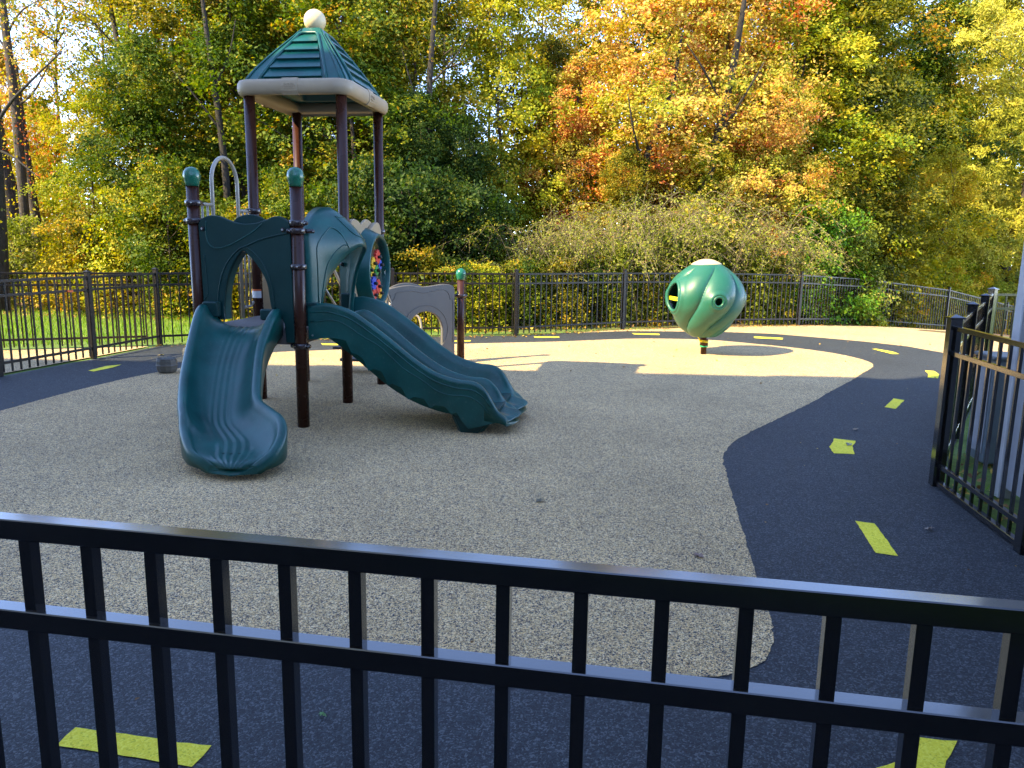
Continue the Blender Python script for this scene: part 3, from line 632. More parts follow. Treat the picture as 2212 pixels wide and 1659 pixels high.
# see-through beyond the window: the rear flange
# grey arch panel between the last two posts
g0 = Vector((-1.78, 10.62, 0)) - O2; g1 = S3 + Vector((-.10, -.05, 0)); gd = (g1 - g0); gl = gd.length; gd.normalize(); gn = Vector((gd.y, -gd.x, 0))
Mgr = frame(g0, gd, Z3, gn)
kx = gl / .95
gtop = catmull([(.02, 1.02), (.03, 1.09), (.15, 1.13), (.32, 1.15), (.48, 1.125), (.62, 1.135), (.78, 1.155), (.90, 1.14), (.945, 1.09), (.95, 1.0)], 4)
garch = [(.30 * kx, .06)] + [((.535 + .235 * math.cos(t_)) * kx, .50 + .27 * math.sin(t_)) for t_ in np.linspace(math.pi, 0, 20)] + [(.77 * kx, .06)]
gpn = plate('arch_panel', [[(a * kx, b__) for a, b__ in gtop] + [(.95 * kx, .06)] + garch[::-1] + [(.02 * kx, .06)]], .055, M_grey, PG, Mgr, .012)
Mgr2 = frame(g0 + gn * .028, gd, Z3, gn)
rib([((.535 + .31 * math.cos(t_)) * kx, .50 + .36 * math.sin(t_)) for t_ in np.linspace(math.pi, -.9, 10)], .006, M_grey, gpn, Mgr2, k=3)
rib([(.07 * kx, .5), (.07 * kx, .90), (.10 * kx, .94), (.13 * kx, 1.0), (.15 * kx, 1.05), (.35 * kx, 1.07), (.5 * kx, 1.04), (.65 * kx, 1.06), (.78 * kx, 1.08), (.86 * kx, 1.02), (.88 * kx, .93), (.92 * kx, .88), (.92 * kx, .3)], .006, M_grey, gpn, Mgr2, k=3)
plate('raised_back', [[(a * kx, b__) for a, b__ in catmull([(.04, 1.10), (.2, 1.17), (.35, 1.18), (.5, 1.14)], 5)] + [(.45 * kx, 1.08), (.1 * kx, 1.06)]], .03, M_grey, gpn, frame(g0 - gn * .03, gd, Z3, gn), .008)
mb = MB(); c = g0 + gd * .06 + gn * .03 + Vector((0, 0, 1.0)); mb.tube([c, c + gn * .012], [.034, .03], 16); mb.build('bolt_recess', M_blackp, gpn)

# hood arch of the double slide (between S2 and T2, bulging to the right)
def hood():
    n = 44; rings = []
    out_pts = catmull([(.09, .97), (.07, 1.3), (.06, 1.6), (.065, 1.80), (.16, 1.88), (.30, 1.98), (.48, 2.05), (.62, 2.05), (.80, 1.95), (.98, 1.80), (1.08, 1.6), (1.10, 1.3), (1.10, .97)], 4)
    in_pts = catmull([(.20, .97), (.23, 1.15), (.28, 1.3), (.34, 1.42), (.41, 1.53), (.47, 1.61), (.54, 1.67), (.62, 1.69), (.72, 1.66), (.82, 1.56), (.89, 1.42), (.94, 1.2), (.96, .97)], 4)
    m = len(out_pts)
    bo = catmull([(.06,), (.06,), (.06,), (.05,), (.06,), (.07,), (.08,), (.10,), (.12,), (.14,), (.13,), (.10,), (.10,)], 4)
    bi = catmull([(.13,), (.13,), (.15,), (.18,), (.24,), (.30,), (.36,), (.40,), (.40,), (.32,), (.24,), (.18,), (.15,)], 4)
    for i in range(m):
        o_, i_ = np.array(out_pts[i]), np.array(in_pts[i]); a, b__ = bo[i][0], bi[i][0]; rg = []
        # front surface from outer edge to inner lip
        rg.append(P3(-.03, o_[0], o_[1]))
        K = 9
        for k in range(K + 1):
            t_ = k / K; c = o_ + (i_ - o_) * t_; w = math.sin(t_ * math.pi / 2)
            d = a + (b__ - a) * w - .012 * (k == 0)
            rg.append(P3(d, c[0], c[1]))
        e = i_ + (o_ - i_) * .06
        rg.append(P3(b__ - .03, i_[0], i_[1])); rg.append(P3(b__ - .05, e[0], e[1]))
        for k in range(4):
            t_ = .8 * (1 - k / 3); c = o_ + (i_ - o_) * (.08 + t_ * .9); d = a + (b__ - a) * math.sin(t_ * math.pi / 2) - .05
            rg.append(P3(max(d, -.02), c[0], c[1]))
        rings.append(rg)
    mb = MB(); mb.rings(rings); return mb.build('slide_hood', M_teal, PG), out_pts, in_pts, bo, bi
hd, op_, ip_, bo_, bi_ = hood()
def hood_line(t_list, idx, rad, mat):
    q = []
    for i, t_ in zip(idx, t_list):
        o_, i_ = np.array(op_[i]), np.array(ip_[i]); a, b__ = bo_[i][0], bi_[i][0]; c = o_ + (i_ - o_) * t_; d = a + (b__ - a) * math.sin(t_ * math.pi / 2)
        q.append(tuple(P3(d + .001, c[0], c[1])))
    mb = MB(); mb.tube(catmull(q, 3), rad, 8); mb.build('moulded_rib', mat, hd)
hood_line([.62, .45, .34, .30, .30, .32, .5, .8], [3, 8, 12, 15, 18, 20, 21, 21], .006, M_teal)
hood_line([.85, .8, .75, .72, .72, .75, .82, .9], [3, 8, 12, 15, 18, 20, 21, 21], .006, M_teal)
hood_line([.2, .25, .25, .22, .2, .35, .6, .75, .75, .65, .4, .2], [24, 25, 27, 29, 31, 32, 32, 31, 28, 25, 24, 24], .006, M_teal)

# double slide
def dslide():
    rz_t = [(0, 1.15), (.1, 1.165), (.2, 1.166), (.4, 1.11), (.6, .985), (.8, .84), (1.0, .685), (1.2, .565), (1.4, .505), (1.56, .49), (1.66, .43), (1.74, .31), (1.79, .23), (1.84, .19), (1.875, .155)]
    mz_t = [(0, .95), (.1, .965), (.2, 1.03), (.37, 1.074), (.6, .935), (.8, .775), (1.0, .625), (1.2, .51), (1.4, .45), (1.58, .435), (1.68, .36), (1.75, .26), (1.79, .21), (1.84, .185), (1.875, .155)]
    bz_t = [(0, .93), (.1, .93), (.2, .90), (.4, .76), (.6, .60), (.8, .45), (1.0, .34), (1.2, .27), (1.4, .23), (1.58, .205), (1.70, .185), (1.80, .175), (1.85, .165), (1.875, .148)]
    ps = np.concatenate([np.linspace(0, 1.5, 40), np.linspace(1.53, 1.865, 22), [1.875]])
    f = lambda T, p_: float(np.interp(p_, np.array(sm(T))[:, 0], np.array(sm(T))[:, 1]))
    def sm(T): return catmull(T, 5)
    rings = []
    q_list = []
    # lateral profile nodes: (q, blend to near rim, mid, far or bed)
    for p_ in ps:
        rz_, mz, bz = f(rz_t, p_), f(mz_t, p_), f(bz_t, p_)
        rg = []
        def pt(qq, zz, pp=None): rg.append(P3((p_ if pp is None else pp) + .06, qq, zz))
        flare = max(0, (p_ - 1.55) / .35) * .015
        bow = min(1, max(0, (p_ - 1.60) / .25)) ** 1.3                 # lip bows out in plan
        def pp(qq, c): return p_ + bow * .085 * max(0, 1 - (abs(qq - c) / .235) ** 2.4)
        pt(.045 - flare, min(rz_ - .035, max(bz - .055, .09)))
        pt(.045 - flare, rz_ - .03)
        for an in (150, 110, 70, 35): pt(.082 - flare + .038 * math.cos(R(an)), rz_ - .032 + .034 * math.sin(R(an)))
        # left bed
        def channel(qa, qb, za, zb):
            n = 45
            for i in range(1, n):
                s = i / n; qq = qa + (qb - qa) * s; x = abs(2 * s - 1)
                side = za if s < .5 else zb; zz = bz + (side - .03 - bz) * x ** 4.2
                g = 0
                if abs(2 * s - 1) < .62 and 1.60 < p_: g = (.0045 if i % 4 in (1, 2) else -.0045) * min(1, (p_ - 1.60) / .06)
                rg.append(P3(pp(qq, (qa + qb) / 2) + .06, qq, zz + g))
        channel(.125 - flare, .555, rz_, mz)
        for an in (150, 110, 70, 30): pt(.585 + .030 * math.cos(R(an)), mz - .028 + .028 * math.sin(R(an)))
        channel(.615, 1.045 + flare, mz, rz_)
        for an in (145, 110, 70, 30): pt(1.088 + flare + .038 * math.cos(R(an)), rz_ - .032 + .034 * math.sin(R(an)))
        pt(1.125 + flare, rz_ - .03); pt(1.125 + flare, min(rz_ - .035, max(bz - .055, .09)))
        zl_ = max(bz - .06, .08); pt(1.0, zl_, pp(1.0, .83)); pt(.83, zl_, pp(.83, .83)); pt(.66, zl_, pp(.66, .83)); pt(.585, zl_); pt(.51, zl_, pp(.51, .34)); pt(.34, zl_, pp(.34, .34)); pt(.17, zl_, pp(.17, .34))
        rings.append(rg)
    mb = MB(); mb.rings(rings)
    # side skirts with scalloped lower edge
    low = [(0, .83), (.09, .84), (.2, .85), (.30, .845), (.36, .83), (.41, .72), (.47, .705), (.53, .66), (.57, .555), (.62, .575), (.70, .555), (.76, .43), (.80, .445), (.89, .41), (.95, .30), (1.01, .33), (1.10, .315), (1.16, .23), (1.21, .26), (1.30, .25), (1.36, .185), (1.41, .20), (1.46, .12), (1.52, .05)]
    for q0, q1 in ((.040, .062), (1.108, 1.130)):
        n = 110; vs = []
        lx, lz = np.array(low)[:, 0], np.array(low)[:, 1]
        for i in range(n + 1):
            p_ = 1.80 * i / n; zt = f(rz_t, p_) - .03; zb = float(np.interp(p_, lx, lz)) if p_ < 1.52 else max(.05, .05 + (p_ - 1.52) * .28)
            zb = min(zb, zt - .01)
            vs += [P3(p_ + .06, q0, zt), P3(p_ + .06, q0, zb), P3(p_ + .06, q1, zb), P3(p_ + .06, q1, zt)]
        fs = []
        for i in range(n):
            for j in range(4): fs.append((4 * i + j, 4 * i + (j + 1) % 4, 4 * i + 4 + (j + 1) % 4, 4 * i + 4 + j))
        fs += [(0, 1, 2, 3), (4 * n + 3, 4 * n + 2, 4 * n + 1, 4 * n)]
        mb.add(vs, fs)
    ds = mb.build('double_slide', M_teal, PG)
    # ledges moulded along the near side
    for dz, r_ in ((.075, .007), (.15, .006)):
        q = [tuple(P3(p_ + .06, .040, f(rz_t, p_) - dz - .012 * math.sin(p_ * 16) * (dz > .1))) for p_ in np.linspace(.03, 1.72, 40)]
        m2 = MB(); m2.tube(q, r_, 6); m2.build('moulded_rib', M_teal, ds)
    m2 = MB()
    m2.rings([[P3(x, y, z) for x, y in ((c0, .09), (c1, .09), (c2, .18), (c2, .95), (c1, 1.06), (c0, 1.06), (c0 - .05, .95), (c0 - .05, .18))] for z, c0, c1, c2 in ((.0, 1.50, 1.66, 1.70), (.03, 1.49, 1.68, 1.72), (.14, 1.44, 1.78, 1.82), (.22, 1.38, 1.80, 1.84))], smooth=False)
    m2.build('slide_foot', M_tealdark, ds)
    # mounting blocks under the hood legs
    for qq in (.10, 1.07):
        m3 = MB(); m3.bbox(P3(.07, qq, 1.06 if qq < .5 else 1.09), (.14, .10, .22), .01, Matrix((D2, U, Z3)).transposed()); m3.build('mounting_block', M_tealdark, ds)
    for z_, p_ in ((.87, .10),):
        m3 = MB(); c = P3(p_, .038, z_); m3.tube([c, c - U * .008], .009, 8); m3.build('bolt', M_steel, ds)
dslide()

# curved slide: stations (y, left x, right x, rim z left, rim z right, bed z), world numbers
CS = [(7.14, -2.85, -2.17, 1.15, 1.12, .935), (6.95, -2.835, -2.18, 1.125, 1.09, .88), (6.65, -2.80, -2.195, .88, .865, .665), (6.3, -2.725, -2.125, .655, .645, .42), (6.05, -2.645, -2.045, .515, .50, .29),
      (5.9, -2.585, -1.90, .455, .44, .235), (5.8, -2.535, -1.80, .405, .41, .205), (5.7, -2.495, -1.745, .33, .36, .185), (5.6, -2.44, -1.735, .275, .285, .165), (5.5, -2.36, -1.765, .205, .21, .15), (5.43, -2.25, -1.82, .16, .16, .14), (5.395, -2.17, -1.88, .115, .115, .11)]
def cslide():
    st = catmull(CS, 6); rings = []
    for si, (y, xl, xr, zl, zr, zb) in enumerate(st):
        y_ = y; rg = []
        k = min(1, max(0, (5.75 - y) / .35)); rr = .042 - .008 * k
        lowL = max(.05, min(zb - .07, zl - .09)); lowR = max(.05, min(zb - .07, zr - .09))
        bowy = lambda s: -.05 * k * (1 - s * s)
        def w(x, z, s): rg.append(Vector((x, y_ + bowy(s), z)) - O2)
        w(xl - rr + .01, lowL, -1); w(xl - rr, zl - .05, -1)
        for an in (160, 125, 90, 55, 25): w(xl + rr * math.cos(R(an)), zl - rr + rr * math.sin(R(an)), -1)
        n = 40
        for i in range(1, n):
            s = 2 * i / n - 1; x = (xl + rr) + (xr - xl - 2 * rr) * i / n
            side = zl if s < 0 else zr; z = zb + (side - rr - zb) * abs(s) ** (3.0 + k * 1.2)
            if abs(s) < .34 + .25 * k:
                ph = (i % 4); amp = .0045 + .002 * k
                z += amp if ph in (1, 2) else -amp
            w(x, z, s)
        for an in (155, 125, 90, 55, 20): w(xr + rr * math.cos(R(an)), zr - rr + rr * math.sin(R(an)), 1)
        w(xr + rr, zr - .05, 1); w(xr + rr - .01, lowR, 1)
        w(xr - .1, max(.045, zb - .06), .6); w((xl + xr) / 2, max(.045, zb - .06), 0); w(xl + .1, max(.045, zb - .06), -.6)
        rings.append(rg)
    mb = MB(); mb.rings(rings); cs = mb.build('curved_slide', M_teal, PG)
    m2 = MB(); c = Vector((-2.10, 5.83, 0)) - O2
    m2.lathe([(.13, 0), (.16, .005), (.20, .03), (.27, .13), (.28, .16)], c, 28); m2.build('slide_foot', M_tealdark, cs)
    m2 = MB(); m2.bbox(Vector((-2.25, 7.09, 1.06)) - O2, (.14, .1, .1), .01); m2.bbox(Vector((-2.79, 7.12, 1.10)) - O2, (.14, .1, .14), .01); m2.bbox(Vector((-2.5, 7.08, .84)) - O2, (.62, .05, .14), .008); m2.build('mounting_block', M_tealdark, cs)
    m2 = MB()
    for x, z in ((-2.16, .98), (-2.17, .86)):
        c = Vector((x, 7.03, z)) - O2; m2.tube([c, c - U * .02], .009, 8)
    m2.build('bolt', M_steel, cs)
cslide()

# roof
RF = empty('roof'); RF.parent = PG
rc = P3(-b_sp / 2, 1.5 * a_sp, 0); RF.location = (rc.x, rc.y, 0); RF.rotation_euler = (0, 0, aD)
hx_, hy_ = b_sp / 2 + .045, a_sp / 2 + .045
def rsq(hx, hy, rad, z, n=6):
    pts = []
    for cx, cy, a0 in ((1, 1, 0), (-1, 1, 90), (-1, -1, 180), (1, -1, 270)):
        for i in range(n + 1):
            t_ = R(a0 + 90 * i / n); pts.append(Vector((cx * (hx - rad) + rad * math.cos(t_), cy * (hy - rad) + rad * math.sin(t_), z)))
    return pts
prof = [(-.075, 3.235), (-.085, 3.25), (-.085, 3.30), (-.06, 3.345), (.03, 3.36), (.065, 3.35), (.082, 3.325), (.088, 3.28), (.08, 3.235), (.055, 3.205), (.03, 3.20), (.025, 3.225), (-.06, 3.225)]
mb = MB(); mb.rings([rsq(hx_ + o, hy_ + o, .09 + max(o, -.05), z) for o, z in prof], caps=False, closed=True); rim = mb.build('roof_rim', M_tan, RF)
for ax in range(4):
    Mq = Matrix.Rotation(ax * math.pi / 2, 4, 'Z'); hh = hy_ if ax % 2 == 0 else hx_
    mb = MB(); pr = [(.066, 3.362), (.085, 3.33), (.095, 3.28), (.087, 3.232), (.06, 3.195)]
    rg = [[Mq @ Vector((x, -hh - o, z)) for o, z in pr] for x in (-.085, .085)]
    vs = rg[0] + rg[1] + [Mq @ Vector((x, -hh - o + .04, z)) for x in (-.085, .085) for o, z in pr]
    fs = [(i, i + 1, 6 + i, 5 + i) for i in range(4)] + [(i, i + 1, 11 + i, 10 + i) for i in range(4)] + [(5 + i, 6 + i, 16 + i, 15 + i) for i in range(4)]
    mb.add(vs, fs); bdg = mb.build('roof_badge', M_tan, rim)
    if ax in (0, 1):
        Mt_ = Mq @ frame((0, -hh - .0955, 3.285), (1, 0, 0), (0, 0, 1), (0, -1, 0))
        text_mesh('badge_lettering', 'DOSS', .045, .003, M_tan, bdg, Mt_)
        m2 = MB(); m2.tube([Mt_ @ Vector((x, -.024 - .008 * (1 - (x / .055) ** 2), 0)) for x in np.linspace(-.055, .055, 9)], .003, 6); m2.build('badge_underline', M_tan, bdg)
def roof_h(z): return np.interp(z, [3.33, 3.45, 3.60, 3.75, 3.88, 3.96, 4.00], [.565, .50, .395, .28, .175, .115, .085])
shell = MB(); zs = np.linspace(3.33, 3.99, 16); shell.rings([rsq(roof_h(z), roof_h(z) * 1.12, max(.02, roof_h(z) * .12), z, 3) for z in zs], caps=False)
shell.rings([rsq(.54, .62, .06, 3.335, 3), rsq(.36, .44, .06, 3.345, 3), rsq(.34, .42, .06, 3.55, 3), rsq(.05, .06, .02, 3.85, 3)], caps=False)
sh = shell.build('roof_shell', M_teal, RF)
for ax in range(4):
    Mq = Matrix.Rotation(ax * math.pi / 2, 4, 'Z'); kk = 1.12 if ax % 2 == 0 else 1.0; kw = 1.0 if ax % 2 == 0 else 1.12
    def fp_(x, z, o=0.0): return Mq @ Vector((x, -(roof_h(z) * kk) - o, z + o * .35))
    zz = [3.37, 3.475, 3.58, 3.685, 3.79, 3.90]
    for i in range(5):
        z0, z1 = zz[i] + .008, zz[i + 1] - .008; w0, w1 = roof_h(z0) * kw * .58, roof_h(z1) * kw * .58
        m2 = MB(); vs = [fp_(-w0, z0, .030), fp_(w0, z0, .030), fp_(w1, z1, .004), fp_(-w1, z1, .004), fp_(-w0, z0 - .004, -.01), fp_(w0, z0 - .004, -.01), fp_(w1, z1, -.02), fp_(-w1, z1, -.02)]
        m2.add(vs, [(0, 1, 2, 3), (4, 5, 1, 0), (5, 6, 2, 1), (7, 4, 0, 3), (6, 7, 3, 2)]); m2.build('roof_slat', M_teal, sh)
    m2 = MB()
    q = [fp_(-roof_h(z) * kw * .66, z, .012) for z in np.linspace(3.34, 3.90, 8)] + [fp_(-roof_h(3.915) * kw * .5, 3.92, .012), fp_(roof_h(3.915) * kw * .5, 3.92, .012)] + [fp_(roof_h(z) * kw * .66, z, .012) for z in np.linspace(3.90, 3.34, 8)]
    m2.tube(q, .017, 8); m2.build('roof_trim', M_teal, sh)
    for sg in (-1, 1):
        m2 = MB(); m2.tube([fp_(sg * roof_h(z) * kw * .93, z, .004) for z in np.linspace(3.34, 3.97, 10)], .008, 8); m2.build('roof_ridge', M_teal, sh)
mb = MB(); mb.sphere((0, 0, 4.085), .118, 36, 20); mb.build('finial_ball', M_cream, RF)

# ------------------------------------------------------------------ barrel steppers
def barrel(x, y, z0, rz, label):
    t = empty('barrel_step', (x, y, 0), rz); tag(t, label, 'barrel step', 'small barrel steps behind the curved slide')
    sc = 1.0
    mb = MB(); n = 12; rings = []
    for rr, z in ((.085, 0), (.115, .02), (.128, .06), (.134, .105)): rings.append([Vector((rr * math.cos(2 * math.pi * j / n), rr * math.sin(2 * math.pi * j / n), z0 + z)) for j in range(n)])
    for rr, z in ((.130, .125), (.128, .165), (.118, .19)): rings.append([Vector((rr * math.cos(2 * math.pi * j / n), rr * math.sin(2 * math.pi * j / n), z0 + z)) for j in range(n)])
    rings.append([Vector((.06 * math.cos(2 * math.pi * j / n), .06 * math.sin(2 * math.pi * j / n), z0 + .205)) for j in range(n)])
    mb.rings(rings, smooth=False); mb.build('barrel', M_barrel, t)
    for z in (.105, .188):
        mb = MB(); mb.tube([Vector(((.132 if z < .15 else .117) * math.cos(a), (.132 if z < .15 else .117) * math.sin(a), z0 + z)) for a in np.linspace(0, 2 * math.pi, 25)], .007, 6, caps=False); mb.build('hoop', M_grey, t)
    mb = MB()
    for j in range(n):
        a = 2 * math.pi * (j + .5) / n; mb.tube([Vector((.11 * math.cos(a), .11 * math.sin(a), z0 + .19)), Vector((.085 * math.cos(a + .25), .085 * math.sin(a + .25), z0 + .203))], .006, 5)
    mb.build('tread', M_barrel, t)
    mb = MB(); mb.tube([(0, 0, 0), (0, 0, z0 + .02)], .045, 12); mb.build('stem', M_barrel, t)
barrel(-4.55, 10.0, .0, .3, 'grey brown barrel step standing in front beside the curved slide')
barrel(-4.56, 10.85, .02, .9, 'grey brown barrel step half hidden behind the front barrel')

# ------------------------------------------------------------------ spinner ball
SP = empty('spinner_pod', (3.16, 12.63, 0)); tag(SP, 'large green swirled climb-in spinner ball on a short brown post', 'spinner')
def ballr(z):   # z above ground
    return float(np.interp(z, [.30, .34, .45, .60, .75, .90, 1.02, 1.15, 1.28, 1.40, 1.47], [.205, .265, .385, .495, .575, .610, .605, .560, .47, .345, .24]))
def sm_ball():
    zs = [.30, .34, .45, .60, .75, .90, 1.02, 1.15, 1.28, 1.40, 1.47]; rs = [ballr(z) for z in zs]
    return catmull(list(zip(zs, rs)), 6)
BP = sm_ball()
lean = 0.06
def ball_pt(z, th, r_, extra=0):
    return Vector((r_ * math.cos(th) + 0, r_ * math.sin(th), z))
Mlean = Matrix.Rotation(R(-1.5), 4, 'Y')
def swirl(th, z):
    s = (z - .30) / 1.17
    ph = th * 6 - 11.0 * s - 1.1 * math.sin(s * 2 * math.pi - .6) - 1.0
    x = (ph / (2 * math.pi)) % 1.0
    bulge = abs(math.sin(math.pi * x)) ** .5
    return .085 * (bulge - .78) * min(1, s * 5 + .15) * min(1, (1 - s) * 6 + .1)
holes = [(R(238), .97, .17, .24), (R(276), .905, .07, .075), (R(338), .90, .14, .2), (R(90), .95, .2, .26), (R(160), .93, .07, .075)]
holes[0] = (R(199), .97, .17, .225); holes[2] = (R(350), .9, .06, .06)
def build_ball():
    n = 240; m = len(BP) * 2
    zz = np.interp(np.linspace(0, len(BP) - 1, m), range(len(BP)), [b_[0] for b_ in BP]); rr = np.interp(zz, [b_[0] for b_ in BP], [b_[1] for b_ in BP])
    vs = []; hole_id = {}
    def hd_(th, z, h):
        dth = (th - h[0] + math.pi) % (2 * math.pi) - math.pi
        return math.hypot(dth * .58 / h[2], (z - h[1]) / h[3])
    for i in range(m):
        for j in range(n):
            th = 2 * math.pi * j / n; r_ = rr[i] + swirl(th, zz[i]); 
            for h in holes:
                d = hd_(th, zz[i], h); wdt = .035 / h[2] * 1.1
                if d < 1 + 3 * wdt: r_ = r_ * 1 + (.030 * math.exp(-((d - 1 - wdt) / wdt) ** 2) - swirl(th, zz[i]) * math.exp(-(max(0, d - 1) / (2 * wdt)) ** 2))
            vs.append(Mlean @ Vector((r_ * math.cos(th), r_ * math.sin(th), zz[i])))
    fs = []
    for i in range(m - 1):
        for j in range(n):
            k = (j + 1) % n; th = 2 * math.pi * (j + .5) / n; z = (zz[i] + zz[i + 1]) / 2
            if any(hd_(th, z, h) < 1 for h in holes): continue
            fs.append((i * n + j, i * n + k, (i + 1) * n + k, (i + 1) * n + j))
    # bottom disc
    b0 = len(vs); vs.append(Mlean @ Vector((0, 0, .30))); fs += [(b0, (j + 1) % n, j) for j in range(n)]
    mb = MB(); mb.add(vs, fs, True); me = mb.mesh('pod_shell')
    o = link('pod_shell', me, M_ball, SP)
    sd = o.modifiers.new('solid', 'SOLIDIFY'); sd.thickness = .012; sd.offset = -1
    return o
shellb = build_ball()
for h in holes:   # smooth rolled rims around the openings
    q = []
    for a in np.linspace(0, 2 * math.pi, 33):
        th = h[0] + h[2] / .58 * 1.04 * math.cos(a); z = h[1] + h[3] * 1.04 * math.sin(a); r_ = float(np.interp(z, [b_[0] for b_ in BP], [b_[1] for b_ in BP])) + .012
        q.append(Mlean @ Vector((r_ * math.cos(th), r_ * math.sin(th), z)))
    mb = MB(); mb.tube(q, .026 if h[2] > .1 else .021, 12, caps=False); mb.build('opening_rim', M_ball, SP)
mb = MB(); mb.lathe([(.243, 1.465), (.245, 1.475), (.20, 1.505), (.12, 1.54), (.05, 1.556), (.001, 1.558)], n=48, M=Mlean); mb.build('top_cap', M_cream, SP)
mb = MB(); mb.lathe([(.048, 0), (.048, .14), (.050, .14)], n=24); mb.build('post', M_post, SP)
mb = MB(); mb.lathe([(.067, .13), (.067, .30), (.06, .31)], n=24); mb.build('bearing_collar', M_post, SP)
mb = MB(); mb.lathe([(.0675, .125), (.0705, .127), (.0705, .14), (.0675, .145)], n=24); mb.build('green_band', M_lime, SP)
def band(nm, mat, r_, z0, z1, a0, a1, parent, n=16, tilt=0):
    mb = MB(); vs = []
    for k, z in enumerate((z0, z1)):
        for j in range(n + 1):
            an = a0 + (a1 - a0) * j / n; vs.append(Vector((r_ * math.cos(an), r_ * math.sin(an), z + tilt * math.sin(an * 2))))
    mb.add(vs, [(j, j + 1, j + n + 2, j + n + 1) for j in range(n)], True); return mb.build(nm, mat, parent)
tp = band('caution_tape', M_tape, .070, .20, .235, 0, 2 * math.pi, SP, 32, .004)
Mtx = Matrix.Rotation(0, 4, 'Z') @ frame((0.0, -.0715, .217), (1, 0, 0), (0, 0, 1), (0, -1, 0)); text_mesh('tape_lettering', 'CAUTION', .024, .0006, M_ink, tp, Mtx)
# tape across the large opening
mb = MB(); th0, th1 = R(180), R(216.5); vs = []
for z in (.895, .955):
    for t_ in np.linspace(0, 1, 7):
        th = th0 + (th1 - th0) * t_; a = Vector((.605 * math.cos(th0), .605 * math.sin(th0), z)); b__ = Vector((.612 * math.cos(th1), .612 * math.sin(th1), z - .008)); c = a + (b__ - a) * t_; c *= 1.0
        vs.append(c + Vector((-.012, -.004, 0)))
mb.add(vs, [(j, j + 1, j + 8, j + 7) for j in range(6)]); tp2 = mb.build('caution_tape', M_tape, SP)
a = Vector((.605 * math.cos(th0), .605 * math.sin(th0), 0)); b__ = Vector((.612 * math.cos(th1), .612 * math.sin(th1), 0)); dx = (b__ - a).normalized(); nn = Vector((dx.y, -dx.x, 0))
if nn.x > 0: nn = -nn
mid = a + (b__ - a) * .70 + Vector((-.014, -.006, .922)) + nn * .002
text_mesh('tape_lettering', 'CAU', .05, .0008, M_ink, tp2, frame(mid, dx if dx.x > 0 else -dx, (0, 0, 1), nn))
mb = MB(); mb.tube([(-.07, -.03, .22), (-.10, -.05, .27), (-.14, -.06, .31)], [.012, .010, .008], 5); mb.build('tape_end', M_tape, SP)

# ------------------------------------------------------------------ vegetation
def leaf_arrays(P, Nrm, L_, Wd, droop=0.0):
    """P centres, Nrm normals, L_ length -> folded leaves of two triangles"""
    n = len(P)
    a = rng.normal(size=(n, 3)); d = np.cross(Nrm, a); d /= np.linalg.norm(d, axis=1)[:, None] + 1e-9
    d[:, 2] -= droop; d /= np.linalg.norm(d, axis=1)[:, None] + 1e-9
    s = np.cross(d, Nrm); s /= np.linalg.norm(s, axis=1)[:, None] + 1e-9; up_ = np.cross(s, d)
    L2 = L_[:, None] / 2; W2 = (L_ * Wd)[:, None] / 2
    v = np.empty((n, 4, 3)); v[:, 0] = P - d * L2; v[:, 2] = P + d * L2
    v[:, 1] = P - s * W2 + up_ * W2 * .45 - d * L2 * .15; v[:, 3] = P + s * W2 + up_ * W2 * .45 - d * L2 * .15
    return v
def leaf_mesh(name, P, Nrm, L_, Wd, tone, droop=0.0):
    v = leaf_arrays(P, Nrm, L_, Wd, droop); n = len(P)
    me = bpy.data.meshes.new(name); me.vertices.add(4 * n); me.vertices.foreach_set('co', v.reshape(-1))
    idx = np.arange(n)[:, None] * 4; tri = np.concatenate([idx + np.array([0, 2, 1]), idx + np.array([0, 3, 2])], 1).reshape(-1)
    me.loops.add(6 * n); me.loops.foreach_set('vertex_index', tri.astype(np.int32))
    me.polygons.add(2 * n); me.polygons.foreach_set('loop_start', np.arange(0, 6 * n, 3, dtype=np.int32))
    try: me.polygons.foreach_set('loop_total', np.full(2 * n, 3, dtype=np.int32))
    except Exception: pass
    at = me.attributes.new('tone', 'FLOAT', 'POINT'); at.data.foreach_set('value', np.repeat(np.clip(tone, 0, 1), 4).astype(np.float32))
    me.update(calc_edges=True); return me
